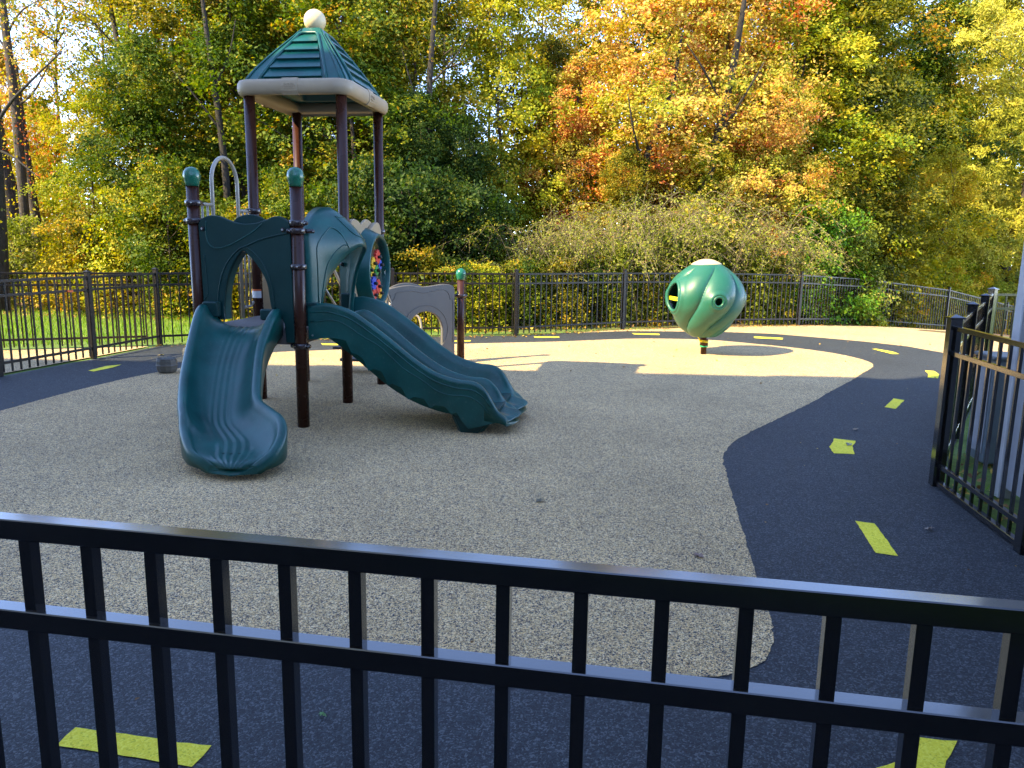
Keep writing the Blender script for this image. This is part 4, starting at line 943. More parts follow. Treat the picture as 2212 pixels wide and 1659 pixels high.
def crown(seed, H, R_, z0, ncl, nleaf, leafL=.108, wd=.62, clr=.50, shell=.55, flatn=.6, droop=0.1, top=1.0):
    g = np.random.default_rng(seed); C_ = []
    while len(C_) < ncl:
        z = g.uniform(z0, H); t_ = (z - z0) / (H - z0)
        rmax = R_ * (np.sin(np.pi * min(1, .16 + t_ * .84 * top)) ** .55 if True else 1) * (0.8 + .35 * math.sin(z * 1.9 + seed))
        a = g.uniform(0, 2 * math.pi); rmax *= .82 + .25 * math.sin(a * 3 + seed + z * .8)
        rr = rmax * (shell + (1 - shell) * g.random()) if g.random() < .8 else rmax * g.random()
        C_.append((rr * math.cos(a), rr * math.sin(a), z))
    C_ = np.array(C_); per = g.integers(int(nleaf * .5), int(nleaf * 1.6), ncl)
    ctone = g.normal(.5, .17, ncl) + .10 * np.sin(C_[:, 2] * 1.3 + seed) ; 
    ci = np.repeat(np.arange(ncl), per); n = len(ci)
    sz = g.uniform(.55, 1.4, ncl) * clr
    nt_ = 9; tw = g.normal(size=(ncl, nt_, 3)) * np.array([1, 1, .5]); oc = C_.copy(); oc[:, 2] = 0; oc /= np.linalg.norm(oc, axis=1)[:, None] + 1e-6
    tw += oc[:, None, :] * .7; tw /= np.linalg.norm(tw, axis=2)[:, :, None]
    ti = g.integers(0, nt_, n); tl = g.random(n) ** .7 * 1.35; td = tw[ci, ti]
    P = C_[ci] + td * (tl * sz[ci])[:, None] + g.normal(size=(n, 3)) * (.10 * sz[ci] + .025)[:, None]
    P[:, 2] -= .16 * tl * tl * sz[ci]; P[:, 2] = np.maximum(P[:, 2], .05)
    cn = oc * .5 + np.array([0, 0, flatn]) + g.normal(size=(ncl, 3)) * .3
    Nn = g.normal(size=(n, 3)) * .5 + cn[ci]; Nn /= np.linalg.norm(Nn, axis=1)[:, None]
    L_ = leafL * g.uniform(.6, 1.35, n); tone = ctone[ci] + g.normal(0, .16, n)
    return leaf_mesh('crown', P, Nn, L_, wd, tone, droop), C_
def trunk_mesh(seed, H, r0, C_, z_first=1.5, nb=14, lean=0.0):
    g = np.random.default_rng(seed + 99); mb = MB()
    k = 9; xs = np.cumsum(g.normal(0, .10, k)) * H / 10; ys = np.cumsum(g.normal(0, .10, k)) * H / 10; xs -= xs[0]; ys -= ys[0]
    pts = [(xs[i] + lean * i / k, ys[i], H * .9 * i / (k - 1) - .1) for i in range(k)]; pts = catmull(pts, 3)
    mb.tube(pts, [max(.012, r0 * (1 - .9 * (i / len(pts)) ** .8) * (1.35 if i == 0 else 1)) for i in range(len(pts))], 9)
    pa = np.array(pts)
    idx = g.permutation(len(C_))[:nb]
    for c in C_[idx]:
        if c[2] < z_first: continue
        zb = max(z_first * .6, c[2] - g.uniform(.5, 1.6)); j = int(np.argmin(abs(pa[:, 2] - zb))); b0 = pa[j]; m = (b0 + c) / 2 + np.array([0, 0, -.15 * g.random()]) + g.normal(0, .12, 3)
        q = catmull([tuple(b0), tuple(m), tuple(c)], 4); rb = r0 * g.uniform(.16, .34)
        mb.tube(q, [rb * (1 - .85 * i / len(q)) for i in range(len(q))], 5, caps=False)
    return mb.mesh('trunk')
VAR = []
for i, (H, R_, z0, ncl, nl) in enumerate(((11.5, 2.9, .6, 420, 125), (12.5, 3.2, 1.2, 450, 125), (10.5, 2.9, .4, 400, 125), (12.0, 2.7, 1.4, 340, 110))):
    cm, cc = crown(20 + i, H, R_, z0, ncl, nl); VAR.append((cm, trunk_mesh(i, H, .13, cc), H))
mm = []
SPA = []   # sparse crowns with see-through gaps
for i, (H, R_, z0, ncl, nl) in enumerate(((12.5, 2.4, 3.2, 130, 60), (12.0, 2.2, 2.6, 110, 66))):
    cm, cc = crown(50 + i, H, R_, z0, ncl, nl, clr=.5); SPA.append((cm, trunk_mesh(10 + i, H, .12, cc, nb=40), H))
BUS = []
for i, (H, R_, z0, ncl, nl) in enumerate(((3.0, 1.35, .1, 110, 70), (2.2, 1.2, .05, 80, 72), (4.4, 1.6, .1, 170, 70))):
    cm, cc = crown(70 + i, H, R_, z0, ncl, nl, leafL=.085, clr=.34, top=.9); BUS.append((cm, trunk_mesh(20 + i, H, .035, cc, z_first=.3, nb=26), H))
cedm, cedc = crown(90, 14.5, 3.3, .6, 700, 190, leafL=.14, wd=.22, clr=.40, shell=.7, flatn=.2, droop=.25, top=.85)
CED = (cedm, trunk_mesh(31, 14, .18, cedc), 14)
for me in [v[0] for v in VAR + SPA + BUS + [CED]]: me.materials.append(LM['green'])
for me in [v[1] for v in VAR + SPA + BUS + [CED]]: me.materials.append(M_bark)

def plant(name, label, cat, var, x, y, kind, sc=1.0, rz=0.0, group=None, szz=1.0, bark=None):
    t = empty(name, (x, y, hz(x, y) - .05), rz); t.scale = (sc, sc, sc * szz); tag(t, label, cat, group)
    c = link('crown' if cat == 'tree' else 'foliage', var[0], None, t); slot(c, LM[kind])
    k = link('trunk' if cat == 'tree' else 'stems', var[1], None, t)
    if bark: slot(k, bark)
    return t
# every tree: pixel column in the reference / 1661 gives its bearing; x = (col-1106)/1661*z
def X(col, y): return (col - 1106) / 1661 * (y * .984 + .3)
kindw = {'green': 'green', 'dark': 'dark green', 'lime': 'yellow green', 'olive': 'olive green', 'orange': 'orange', 'gold': 'golden yellow', 'red': 'red'}
T = [ # col, Y, kind, variant, scale, note
 (225, 20.5, 'lime', 2, .52, 'low {} tree behind the left fence, in front of darker trees'),
 (120, 25, 'gold', 0, .50, 'short {} tree between the trunks at the left edge'),
 (30, 26, 'orange', 1, .62, '{} tree glowing behind the large trunks at the far left'),
 (330, 19.5, 'green', 2, .62, 'rounded {} tree left of the climbing tower behind the fence'),
 (430, 22, 'olive', 1, 1.0, 'tall {} tree just left of the pointed roof'),
 (540, 20.5, 'green', 0, .95, 'tall {} tree behind the left posts of the tower'),
 (655, 22.5, 'olive', 1, 1.0, 'tall {} tree right behind the roof of the tower'),
 (760, 20.0, 'green', 2, .95, 'tall {} tree behind the right posts of the tower'),
 (860, 22.0, 'olive', 0, 1.0, 'tall {} tree right of the pointed roof'),
 (905, 19.0, 'dark', 2, .50, 'low {} ivy covered tree right of the tower'),
 (1000, 19.5, 'dark', 2, .46, 'low {} tree left of the arching shrubs'),
 (1085, 22.5, 'lime', 0, .80, 'light {} tree left of the orange one'),
 (1180, 24.0, 'olive', 1, .62, '{} tree half hidden left of the orange tree'),
 (1240, 22.5, 'orange', 2, .66, 'lower {} tree at the left end of the orange foliage'),
 (1400, 21.5, 'orange', 1, .95, 'largest {} tree in the middle of the wood'),
 (1560, 22.0, 'orange', 0, .98, 'tall {} tree with red tips right of the largest orange one'),
 (1340, 20.0, 'olive', 2, .40, 'low {} tree under the large orange tree'),
 (1500, 20.5, 'lime', 2, .44, 'low {} tree under the orange trees behind the arching shrubs'),
 (1640, 20.5, 'orange', 2, .60, 'small {} tree above the spinner ball'),
 (1700, 22.5, 'lime', 1, .90, 'tall {} tree right of the orange trees'),
 (1810, 23.0, 'olive', 0, 1.0, 'tall {} tree above the bright green bush'),
 (1920, 30.0, 'green', 1, 1.0, 'tall {} tree in shade left of the cedar'),
 (1975, 30, 'olive', 0, .95, 'tall {} tree touching the left side of the cedar'),
 (2010, 25.6, 'gold', 2, .58, 'low {} tree in front of the cedar'),
 (1900, 22.5, 'olive', 2, .42, 'low {} tree behind the fence left of the golden one'),
 (2190, 33.5, 'orange', 1, .95, '{} tree peeking over the cedar at the right edge'),
]
for i, (col, y, kd, vr, sc, note) in enumerate(T):
    plant('tree', note.format(kindw[kd]), 'tree', VAR[vr], X(col, y), y, kd, sc, (i * 1.37) % 6.28, 'trees of the autumn wood', szz=.84 if sc >= .9 else 1.0)
ROW = [(20, 29, 'olive', 0), (150, 30, 'gold', 1), (330, 27, 'lime', 0), (255, 29, 'olive', 1), (480, 28, 'gold', 0), (600, 29, 'green', 1), (700, 28, 'olive', 0), (810, 29, 'lime', 1), (975, 28, 'green', 0), (1050, 30, 'olive', 1), (1150, 29, 'lime', 0)]
for i, (col, y, kd, vr) in enumerate(ROW):
    places = ['at the far left behind the two trunks', 'crossing the blue sky gap at upper left', 'left of the tower, near the sky gap', 'bordering the sky gap at upper left', 'deep in the wood left of the roof', 'deep in the wood behind the roof', 'deep in the wood behind the roof ball', 'deep in the wood right of the roof', 'before the small sky gaps right of the tower', 'behind the light yellow green tree', 'deep in the wood left of the orange trees']
    plant('tree', 'thin ' + kindw[kd] + ' tree ' + places[i], 'tree', SPA[vr], X(col, y), y, kd, 1.0, i * 2.1, 'trees of the autumn wood')
for i, (col, y, kd, vr) in enumerate([(1300, 28, 'olive', 1), (1450, 29, 'gold', 0), (1600, 28.5, 'olive', 1), (1730, 29, 'green', 0), (1860, 30, 'dark', 1), (1980, 31, 'green', 0), (2080, 34, 'gold', 1), (560, 31, 'green', 1), (760, 31, 'olive', 0), (900, 32, 'green', 3), (410, 32, 'green', 1)]):
    plant('tree', 'tall ' + kindw[kd] + ' tree farther back, behind ' + ['the orange trees at their left', 'the middle of the orange trees', 'the right of the orange trees', 'the tall yellow green tree', 'the shaded green trees', 'the left edge of the cedar', 'the cedar', 'the left side of the pointed roof', 'the right side of the pointed roof', 'the dark ivy covered tree', 'the trees left of the roof'][i], 'tree', VAR[vr], X(col, y), y, kd, 1.1, i * 1.9, 'trees of the autumn wood')
plant('cedar_tree', 'tall feathery yellow green cedar at the right edge behind the fence', 'tree', CED, 17.6, 28.0, 'cedar', 1.08, .4)
plant('bush', 'tall yellow green bush at the foot of the cedar', 'bush', BUS[2], X(2075, 26.6), 26.6, 'lime', .95, 2.4, 'bushes behind the back fence')

# large bare trunks on the left
def big_trunk(label, pts, rads, limbs, crown_pts, kind, bark):
    t = empty('tree', (pts[0][0], pts[0][1], hz(pts[0][0], pts[0][1]))); tag(t, label, 'tree', 'trees of the autumn wood')
    o0 = Vector(pts[0]); mb = MB(); q = catmull([tuple(Vector(a) - o0) for a in pts], 4)
    rr = catmull([(a,) for a in rads], 4); mb.tube(q, [a[0] for a in rr], 14); tk = mb.build('trunk', bark, t)
    for lb, lr in limbs:
        mb = MB(); q = catmull([tuple(Vector(a) - o0) for a in lb], 5); mb.tube(q, [lr * (1 - .8 * i / len(q)) for i in range(len(q))], 8); mb.build('limb', bark, t)
    if len(crown_pts):
        g = np.random.default_rng(len(label)); cp = np.array(crown_pts) - np.array(pts[0]); ci = g.integers(0, len(cp), len(cp) * 110)
        P = cp[ci] + g.normal(size=(len(ci), 3)) * np.array([.5, .5, .28]); Nn = g.normal(size=(len(ci), 3)) + np.array([0, 0, .5]); Nn /= np.linalg.norm(Nn, axis=1)[:, None]
        me = leaf_mesh('crown', P, Nn, .085 * g.uniform(.6, 1.3, len(ci)), .6, g.normal(.5, .2, len(ci))); link('crown', me, LM[kind], t)
    return t
gx = lambda col, y: X(col, y)
z_ = lambda row, y, col=60: 1.72 + y * math.tan(math.atan((829.5 - row) / 1661) - R(10.2) - (1106 - col) * .0157 / 1661)
def pt(col, row, y): return (gx(col, y), y, z_(row, y, col))
cr = lambda lst, y, dy=1.0: [(gx(c, y + (i % 3 - 1) * dy), y + (i % 3 - 1) * dy, z_(r_, y + (i % 3 - 1) * dy, c)) for i, (c, r_) in enumerate(lst)]
big_trunk('large dark trunk with a fork at the far left edge of the photo', [(gx(-8, 18), 18, -.1), pt(8, 480, 18), pt(15, 330, 18), pt(26, 180, 18), pt(32, 90, 18), pt(20, 0, 18), pt(0, -150, 18)], [.27, .22, .20, .165, .15, .11, .05],
          [([pt(32, 100, 18), pt(42, 40, 18), pt(54, -30, 18), pt(62, -120, 18)], .09), ([pt(15, 300, 18), pt(60, 235, 17.5), pt(120, 175, 17), pt(180, 120, 16.8)], .045), ([pt(20, 330, 18), pt(60, 350, 17.8), pt(110, 395, 17.5)], .035)],
          cr([(10, 60), (50, 20), (-20, 140), (90, 10), (0, 250), (20, 560), (5, 520)], 18), 'olive', M_bark2)
big_trunk('slim brown trunk with orange leaves second from the left edge', [(gx(62, 21), 21, -.2), pt(68, 480, 21), pt(70, 280, 21), pt(66, 120, 21), pt(62, 0, 21), pt(60, -100, 21)], [.15, .12, .115, .10, .09, .05],
          [([pt(68, 250, 21), pt(110, 215, 21), pt(150, 150, 21)], .04), ([pt(66, 130, 21), pt(40, 80, 21), pt(20, 30, 21)], .035), ([pt(66, 90, 21), pt(100, 40, 21), pt(150, 10, 20.6)], .035)],
          cr([(45, 130), (75, 60), (95, 150), (110, 110), (60, 210), (120, 170), (40, 60), (95, 220), (125, 140), (30, 200), (85, 20), (60, 260)], 21.3), 'orange', M_bark)
big_trunk('thick brown trunk low behind the left fence in yellow leaves', [(gx(40, 23.5), 23.5, -.3), pt(38, 500, 23.5), pt(34, 430, 23.5), pt(27, 350, 23.5), pt(20, 200, 23.5), pt(14, 30, 23.5)], [.38, .34, .28, .22, .18, .12], [], cr([(60, 470), (90, 420), (20, 300), (70, 340), (110, 380)], 22.5), 'gold', M_bark)
big_trunk('straight brown trunk third from the left edge behind the fence', [(gx(92, 22.5), 22.5, -.3), pt(90, 520, 22.5), pt(84, 400, 22.5), pt(80, 300, 22.5), pt(76, 150, 22.5)], [.17, .14, .12, .10, .06], [], cr([(110, 330), (140, 300), (120, 260), (150, 340), (130, 400), (140, 450)], 22), 'red', M_bark)
big_trunk('thin tree with sparse dangling leaves against the blue sky at upper left', [(gx(330, 21.5), 21.5, -.2), pt(320, 400, 21.5), pt(300, 200, 21.5), pt(285, 60, 21.5), pt(270, -60, 21.5)], [.12, .10, .08, .06, .03],
          [([pt(300, 220, 21.5), pt(250, 150, 21), pt(205, 90, 20.5)], .035), ([pt(290, 120, 21.5), pt(240, 60, 21), pt(190, 20, 20.8)], .03), ([pt(310, 300, 21.5), pt(260, 270, 21.2), pt(215, 250, 21)], .03)],
          cr([(230, 60), (250, 140), (265, 200), (215, 100), (240, 250), (290, 60), (285, 170), (310, 120), (200, 200), (190, 40), (320, 230), (270, 20), (225, 20)], 21), 'olive', M_bark)

big_trunk('leaning bare trunk rising through the orange leaves above the spinner ball', [(gx(1470, 20.2), 20.2, -.2), pt(1490, 470, 20.2), pt(1512, 380, 20.2), pt(1528, 290, 20.2), pt(1545, 180, 20.3), pt(1560, 40, 19.8), pt(1565, -60, 19.8)], [.16, .14, .125, .11, .09, .06, .03],
          [([pt(1522, 320, 20.2), pt(1570, 230, 19.4), pt(1610, 150, 19.2)], .045), ([pt(1535, 250, 20.2), pt(1490, 170, 19.4), pt(1450, 110, 19.2)], .04)],
          cr([(1500, 200), (1560, 160), (1610, 150), (1450, 110), (1480, 60), (1590, 60), (1540, 260), (1580, 300)], 19.8, .5), 'orange', M_bark2)
big_trunk('dark forked trunk in the brush left of the leaning one in orange leaves', [(gx(1345, 20.3), 20.3, -.2), pt(1362, 460, 20.3), pt(1375, 380, 20.3), pt(1395, 300, 20.3), pt(1425, 210, 20.3), pt(1440, 90, 20.3)], [.13, .115, .10, .085, .06, .03],
          [([pt(1375, 380, 20.3), pt(1350, 300, 19.5), pt(1335, 220, 19.3)], .045), ([pt(1400, 290, 20.3), pt(1460, 230, 19.5), pt(1500, 200, 19.4)], .035)],
          cr([(1335, 220), (1390, 170), (1440, 110), (1300, 260), (1440, 260)], 19.9, .5), 'orange', M_bark2)
big_trunk('slender dark trunk with thin branches right of the pointed roof', [(gx(935, 19.3), 19.3, -.2), pt(932, 420, 19.3), pt(925, 280, 19.3), pt(930, 150, 19.3), pt(940, 20, 19.3), pt(942, -60, 19.3)], [.11, .09, .08, .065, .05, .03],
          [([pt(926, 290, 19.3), pt(890, 200, 19), pt(870, 120, 19)], .03), ([pt(929, 200, 19.3), pt(975, 150, 19), pt(1010, 90, 19)], .03)], cr([(900, 150), (960, 100), (940, 40), (880, 80)], 19.6, .5), 'olive', M_bark2)
big_trunk('slender trunk with dangling vines left of the pointed roof', [(gx(505, 19.0), 19.0, -.2), pt(500, 420, 19), pt(492, 280, 19), pt(480, 150, 19), pt(470, 20, 19), pt(465, -60, 19)], [.10, .085, .075, .06, .045, .03],
          [([pt(493, 300, 19), pt(440, 220, 18.8), pt(400, 170, 18.7)], .03), ([pt(486, 210, 19), pt(520, 130, 18.8), pt(535, 60, 18.7)], .03)], cr([(450, 120), (520, 70), (400, 170), (480, 220)], 19.3, .5), 'green', M_bark2)

# bushes
BU = [
 (1045, 16.1, 'lime', 1, .62, 'small yellow green bush at the left foot of the arching shrubs'), (1125, 16.6, 'green', 1, .66, 'small green bush close to the back fence left of the middle post'), (1205, 16.9, 'olive', 1, .66, 'small olive bush close to the back fence between two posts'), (1290, 17.4, 'green', 1, .70, 'small green bush close to the back fence under the arching shrubs'),
 (1385, 17.9, 'olive', 1, .70, 'small olive bush behind the fence left of the spinner ball'), (980, 15.9, 'green', 1, .60, 'small green bush behind the short capped post'), (1640, 19.0, 'green', 1, .72, 'small green bush behind the fence right of the spinner ball'), # col, Y, kind, variant, scale, label
 (-30, 19.0, 'brush', 1, .9, 'low brown brush at the far left beyond the grass'), (60, 19.3, 'brush', 0, .75, 'brown brush beside the large trunks beyond the grass'), (150, 19.0, 'gold', 1, .95, 'yellow leaved bush beyond the grass at the left'),
 (215, 18.6, 'olive', 0, .8, 'olive bush behind the left fence corner'), (290, 18.3, 'lime', 0, .95, 'yellow green bush behind the left fence'), (365, 17.8, 'green', 2, .8, 'taller green bush left of the tower'),
 (470, 17.8, 'green', 0, .9, 'green bush seen through the barrier pipes'), (545, 17.0, 'olive', 1, 1.1, 'olive bush seen through the front arch'), (620, 17.3, 'green', 2, .75, 'green bush behind the tan side panel'), (705, 17.2, 'green', 0, 1.0, 'green bush seen through the slide hood'),
 (790, 17.3, 'dark', 2, .8, 'dark green bush behind the gear panel'), (875, 17.2, 'dark', 0, 1.15, 'dark green bush above the grey arch panel'), (950, 17.3, 'dark', 2, .75, 'dark green bush behind the short capped post'),
 (905, 16.4, 'olive', 1, .75, 'small olive bush seen through the grey arch panel'), (1030, 17.4, 'dark', 0, 1.0, 'dark bush at the left foot of the arching shrubs'),
 (1755, 20.0, 'bright', 0, 1.02, 'bright green bush in the sun right of the arching shrubs'), (1690, 20.5, 'lime', 0, .9, 'yellow green bush behind the spinner ball'), (1830, 20.6, 'brush', 0, .9, 'pale drooping bush below the bright green one'),
 (1900, 21.5, 'olive', 1, 1.0, 'olive bush behind the right part of the back fence'), (1960, 23.3, 'gold', 1, 1.1, 'yellow bush behind the back fence near the cedar'), (2030, 24.6, 'lime', 0, .8, 'low yellow green bush below the golden tree'), (2100, 25.9, 'gold', 1, 1.0, 'yellow bush at the right end of the back fence'), (2185, 27.6, 'gold', 0, .9, 'golden bush between fence and cedar at the right edge'), (1850, 20.4, 'green', 1, .75, 'small green bush at the fence post right of the spinner'),
]
for i, (col, y, kd, vr, sc, lb) in enumerate(BU):
    plant('bush', lb, 'bush', BUS[vr], X(col, y), y, kd, sc, i * 1.7, 'bushes behind the back fence')

def arching(seed, H, spread, ncane, nlf):
    g = np.random.default_rng(seed); mb = MB(); P = []; tone = []; Nn = []
    for i in range(ncane):
        a = g.uniform(0, 2 * math.pi); b0 = np.array([g.normal(0, .35), g.normal(0, .3), 0]); L_ = g.uniform(.5, 1.0) * spread * (1.45 if g.random() < .18 else 1.0); h = H * g.uniform(.45, 1.0) ** .8
        d = np.array([math.cos(a), math.sin(a) * .7, 0])
        q = catmull([tuple(b0), tuple(b0 + d * L_ * .22 + [0, 0, h * .55]), tuple(b0 + d * L_ * .55 + [0, 0, h * .95]), tuple(b0 + d * L_ * .85 + [0, 0, h * .93]), tuple(b0 + d * L_ * 1.1 + [0, 0, h * .74])], 4)
        mb.tube(q, [.009 * (1 - .75 * k / len(q)) for k in range(len(q))], 3, caps=False)
        qa = np.array(q)
        for k in range(4, len(q) - 1, 2):                     # side twigs
            s = g.normal(0, .16, 3) + d * .05; mb.tube([tuple(qa[k]), tuple(qa[k] + s), tuple(qa[k] + s * 1.6 - [0, 0, .03])], [.004, .003, .0015], 3, caps=False)
            m_ = 8; tt = g.random((m_, 1)); P.append(qa[k] + s * tt * 1.6 + g.normal(0, .02, (m_, 3)))
        m_ = nlf; tt = g.random(m_) ** .9 * (len(q) - 1.01); ii = tt.astype(int); fr = (tt - ii)[:, None]
        P.append(qa[ii] * (1 - fr) + qa[ii + 1] * fr + g.normal(0, .035, (m_, 3)))
    P = np.concatenate(P)
    # leafy body lower down
    nb = ncane * 190; z = H * (g.random(nb) ** 1.2) * .66; w = spread * .70 * (1 - (z / H) * .5); a = g.uniform(0, 2 * math.pi, nb); rr = np.sqrt(g.random(nb)) * w * (.85 + .2 * np.sin(a * 5 + seed))
    body = np.stack([rr * np.cos(a), rr * np.sin(a) * .7, z + .12 * np.sin(a * 7)], 1); body += g.normal(0, .07, body.shape)
    tone = np.concatenate([g.normal(.62, .2, len(P)), g.normal(.30, .20, len(body)) + .15 * np.sin(body[:, 0] * 5) * np.sin(body[:, 2] * 5)])
    P = np.concatenate([P, body]); P[:, 2] = np.maximum(P[:, 2], .03)
    Nn = g.normal(size=P.shape) + [0, 0, .5]; Nn /= np.linalg.norm(Nn, axis=1)[:, None]
    me = leaf_mesh('foliage', P, Nn, np.where(np.arange(len(P)) < len(P) - nb, .045, .078) * g.uniform(.7, 1.4, len(P)), .6, tone)
    me.materials.append(LM['brush']); tm = mb.mesh('canes'); tm.materials.append(M_twig); return me, tm
ARC = [arching(5, 2.75, 2.2, 85, 34), arching(8, 2.5, 1.9, 75, 34), arching(13, 2.3, 2.0, 70, 34)]
for i, (col, y, v_, sc, lb) in enumerate(((1120, 17.4, 0, .80, 'leftmost arching shrub with long pale twigs reaching over the fence'), (1215, 18.0, 1, .98, 'arching brown twigged shrub right of the leftmost one'), (1320, 18.2, 2, 1.12, 'arching shrub in the middle of the fence run, left of the spinner'), (1415, 18.9, 0, 1.12, 'arching shrub left behind the spinner ball'),
                                         (1510, 19.2, 1, 1.25, 'arching shrub directly behind the spinner ball'), (1610, 19.6, 2, 1.15, 'arching shrub right behind the spinner ball'), (1700, 19.9, 1, .85, 'rightmost arching shrub beside the bright green bush'))):
    t = empty('arching_shrub', (X(col, y), y, hz(X(col, y), y))); t.rotation_euler = (0, 0, i * .9); t.scale = (sc,) * 3; tag(t, lb, 'shrub', 'arching shrubs behind the back fence')
    f_ = link('foliage', ARC[v_][0], None, t); link('canes', ARC[v_][1], None, t)
    if i in (4, 5): slot(f_, LM['brush'])

# far wood, one mass
n = 60000; g = np.random.default_rng(3); xx = g.uniform(-62, 62, n); yy = g.uniform(40, 52, n)
hgt = 6.8 + 1.2 * np.sin(xx * .35) + .8 * np.sin(xx * .9 + 1) + np.where(xx > -8, 3.0, 0) + np.where(xx < -16, -1.5, 0); zz = hzn(xx, yy) + g.random(n) ** .8 * hgt
Nn = g.normal(size=(n, 3)) + np.array([0, -.6, .6]); Nn /= np.linalg.norm(Nn, axis=1)[:, None]
me = leaf_mesh('distant_wood', np.stack([xx, yy, zz], 1), Nn, g.uniform(.22, .42, n), .7, .5 + .3 * np.sin(xx * .8) * np.sin(zz * .9 + xx) + g.normal(0, .15, n))
tag(link('distant_wood', me, LM['olive']), 'far edge of the wood closing the view behind the trees', 'wood', kind='stuff')

# grass on the left and ground litter
n = 42000; xx = rng.uniform(-15, -.5, n); yy = rng.uniform(11.6, 19.5, n)
keep = (yy > 13.0 + (xx + 5.83) * .42 + .25) & ~((xx < -6.2) & (yy < 12.6 + (xx + 5.83) * .39 + .1)); keep &= (xx < -2) | (yy > 15.2); xx, yy = xx[keep], yy[keep]; n = len(xx)
P = np.stack([xx, yy, hzn(xx, yy) + .035], 1); Nn = rng.normal(size=(n, 3)) * np.array([1, 1, .15]); Nn /= np.linalg.norm(Nn, axis=1)[:, None]
v = leaf_arrays(P, Nn, rng.uniform(.07, .15, n), .16); 
L_ = rng.uniform(.07, .16, n)
d = np.stack([rng.normal(0, .35, n), rng.normal(0, .35, n), np.ones(n)], 1); d /= np.linalg.norm(d, axis=1)[:, None]
def blades(name, P, d, L_, wd, tone):
    n = len(P); a = rng.uniform(0, 2 * math.pi, n); s = np.stack([np.cos(a), np.sin(a), np.zeros(n)], 1)
    v = np.empty((n, 3, 3)); v[:, 0] = P - s * wd; v[:, 1] = P + s * wd; v[:, 2] = P + d * L_[:, None]
    me = bpy.data.meshes.new(name); me.vertices.add(3 * n); me.vertices.foreach_set('co', v.reshape(-1)); me.loops.add(3 * n); me.loops.foreach_set('vertex_index', np.arange(3 * n, dtype=np.int32))
    me.polygons.add(n); me.polygons.foreach_set('loop_start', np.arange(0, 3 * n, 3, dtype=np.int32)); at = me.attributes.new('tone', 'FLOAT', 'POINT'); at.data.foreach_set('value', np.repeat(np.clip(tone, 0, 1), 3).astype(np.float32)); me.update(calc_edges=True); return me
P[:, 2] -= .05
tag(link('grass', blades('grass', P, d, L_, .006, rng.normal(.55, .2, n)), LM['grass']), 'bright green grass strip beyond the left fences', 'grass', kind='stuff')
n = 1800; xx = rng.uniform(2.6, 9, n); yy = rng.uniform(1.2, 9.5, n)
ok = (xx > 3.05 + (yy - 4.25) * .15 + .08) & ((yy < 5.5) | (xx > 3.3 + (yy - 5.55) * .68 + .1)); ok &= ~((xx > 3.5 + (yy - 5.36) * .148) & (yy < 5.36 - (xx - 3.5) * .15)); xx, yy = xx[ok], yy[ok]; n = len(xx)
d = np.stack([rng.normal(0, .5, n), rng.normal(0, .5, n), np.ones(n)], 1)
tag(link('grass', blades('grass', np.stack([xx, yy, hzn(xx, yy) - .01], 1), d / np.linalg.norm(d, axis=1)[:, None], rng.uniform(.04, .14, n), .005, rng.normal(.5, .3, n)), LM['grass']), 'sparse weeds between the right fence and the grey building', 'grass', kind='stuff')
def litter(name, label, xx, yy, size, z=.012, tl=.25):
    n = len(xx); Nn = rng.normal(size=(n, 3)) * tl + np.array([0, 0, 1]); Nn /= np.linalg.norm(Nn, axis=1)[:, None]
    me = leaf_mesh(name, np.stack([xx, yy, hzn(xx, yy) + z], 1), Nn, size, .7, rng.normal(.5, .25, n)); return tag(link(name, me, LM['litter']), label, 'leaf litter', kind='stuff')
n = 30000; xx = rng.uniform(-18, 26, n); yy = rng.uniform(14, 36, n); ok = yy > np.interp(xx, [-18, -5.8, -4.16, -2.24, .05, 2.33, 4.64, 6.75, 9.2, 12.6, 16, 19, 26], [17, 16.5, 14.2, 14.8, 15.2, 16.7, 17.7, 18.6, 20, 22.7, 25.3, 27, 28])
litter('leaf_litter', 'fallen leaves lying on the ground under the trees', xx[ok], yy[ok], rng.uniform(.05, .12, ok.sum()), .03, .5)
n = 2600; xx = rng.uniform(3.0, 5.5, n); yy = rng.uniform(1.2, 8.5, n); ok = (xx > 3.05 + (yy - 4.25) * .15 + .06) & ((yy < 5.5) | (xx > 3.3 + (yy - 5.55) * .68)); ok &= ~((xx > 3.5 + (yy - 5.36) * .148) & (yy < 5.36 - (xx - 3.5) * .15))
litter('leaf_litter', 'brown leaves and mulch at the foot of the right fence', xx[ok], yy[ok], rng.uniform(.03, .08, ok.sum()), .012, .5)
# leaves blown against the foot of the back fence and crumbs on the rubber
bp_ = np.array(BACK[:9]); tt = rng.uniform(0, len(bp_) - 1.01, 1100); ii = tt.astype(int); fr = (tt - ii)[:, None]; q = bp_[ii] * (1 - fr) + bp_[ii + 1] * fr; q[:, 1] -= np.abs(rng.normal(0, .20, len(q))) - .05
litter('leaf_litter', 'fallen leaves gathered along the foot of the back fence', q[:, 0], q[:, 1], rng.uniform(.03, .07, len(q)), .016)
xx = rng.uniform(-6, 6.5, 430); yy = rng.uniform(1.6, 16, 430); ok = (xx < 2.9 + np.maximum(0, yy - 5.4) * .66) & (yy < 13 + .6 * np.abs(xx) * (xx > 0))
litter('leaf_litter', 'tiny leaf crumbs scattered over the rubber surface', xx[ok], yy[ok], rng.uniform(.007, .030, ok.sum()) , .009)

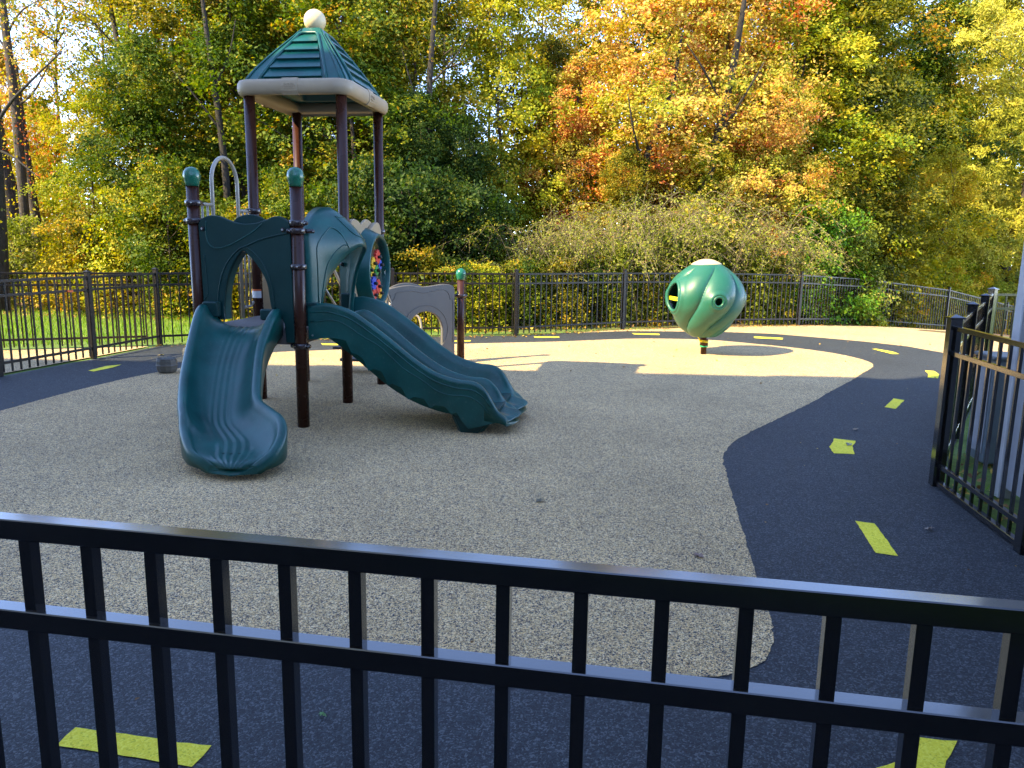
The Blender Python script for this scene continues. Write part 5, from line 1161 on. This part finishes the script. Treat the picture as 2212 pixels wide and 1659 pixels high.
xx = rng.uniform(-5.5, 8.5, 60); yy = rng.uniform(9.5, 16.5, 60); ok = (yy < 13.3 + .35 * xx) & (xx < 2.9 + (yy - 5.4) * .62)
litter('leaf_litter', 'few dry leaves scattered on the far sunlit part of the play surface', xx[ok], yy[ok], rng.uniform(.03, .06, ok.sum()), .014, .4)
def fallen_leaf(x, y, size, col, label, seed):
    g = np.random.default_rng(seed); mb = MB(); n = 14; pts = []
    for i in range(n):
        a = 2 * math.pi * i / n; rr = size * (.55 + .45 * (i % 2)) * g.uniform(.7, 1.1); pts.append((rr * math.cos(a), rr * .62 * math.sin(a), .004 + abs(math.sin(a)) * size * .45 * g.random()))
    vs = [(0, 0, .004)] + pts; mb.add(vs, [(0, 1 + i, 1 + (i + 1) % n) for i in range(n)], True)
    mb.tube([(0, 0, .006), (size * .8, size * .2, .012), (size * 1.3, size * .1, .006)], .0015, 5)
    o = mb.build('fallen_leaf', flat('leaf_' + str(seed), col, .7), loc=(x, y, .006 + hz(x, y)), rz=g.uniform(0, 6.28)); tag(o, label, 'leaf')
fallen_leaf(.20, 5.02, .055, (.14, .12, .07), 'dry olive leaf lying in the middle of the tan surface', 1)
fallen_leaf(3.35, 7.3, .045, (.30, .24, .18), 'small curled pale leaf on the path above a yellow dash', 2)
fallen_leaf(2.63, 4.6, .035, (.38, .30, .24), 'curled pale leaf right of a long yellow dash', 3)
fallen_leaf(1.07, 4.11, .045, (.26, .17, .13), 'pinkish brown leaf near the edge of the tan surface', 4)
fallen_leaf(-.68, 2.57, .020, (.12, .26, .08), 'tiny green leaf on the black path behind the near fence', 5)
fallen_leaf(3.03, 6.70, .060, (.28, .27, .22), 'grey leaf lying on the tip of a yellow marking', 6)
fallen_leaf(-5.30, 11.5, .05, (.60, .42, .08), 'yellow leaf on the sunlit path beyond the barrel steps', 7)

mk = empty('marker_pole', (X(2088, 26.2), 26.2, hz(X(2088, 26.2), 26.2))); tag(mk, 'thin blue marker pole among yellow leaves at the right', 'marker')
mb = MB(); mb.tube([(0, 0, 0), (0, 0, .95)], .02, 8); mb.build('pole', M_blue, mk)
mb = MB(); mb.bbox((.14, 0, .92), (.26, .02, .07), .004); mb.build('crossbar', M_blue, mk)
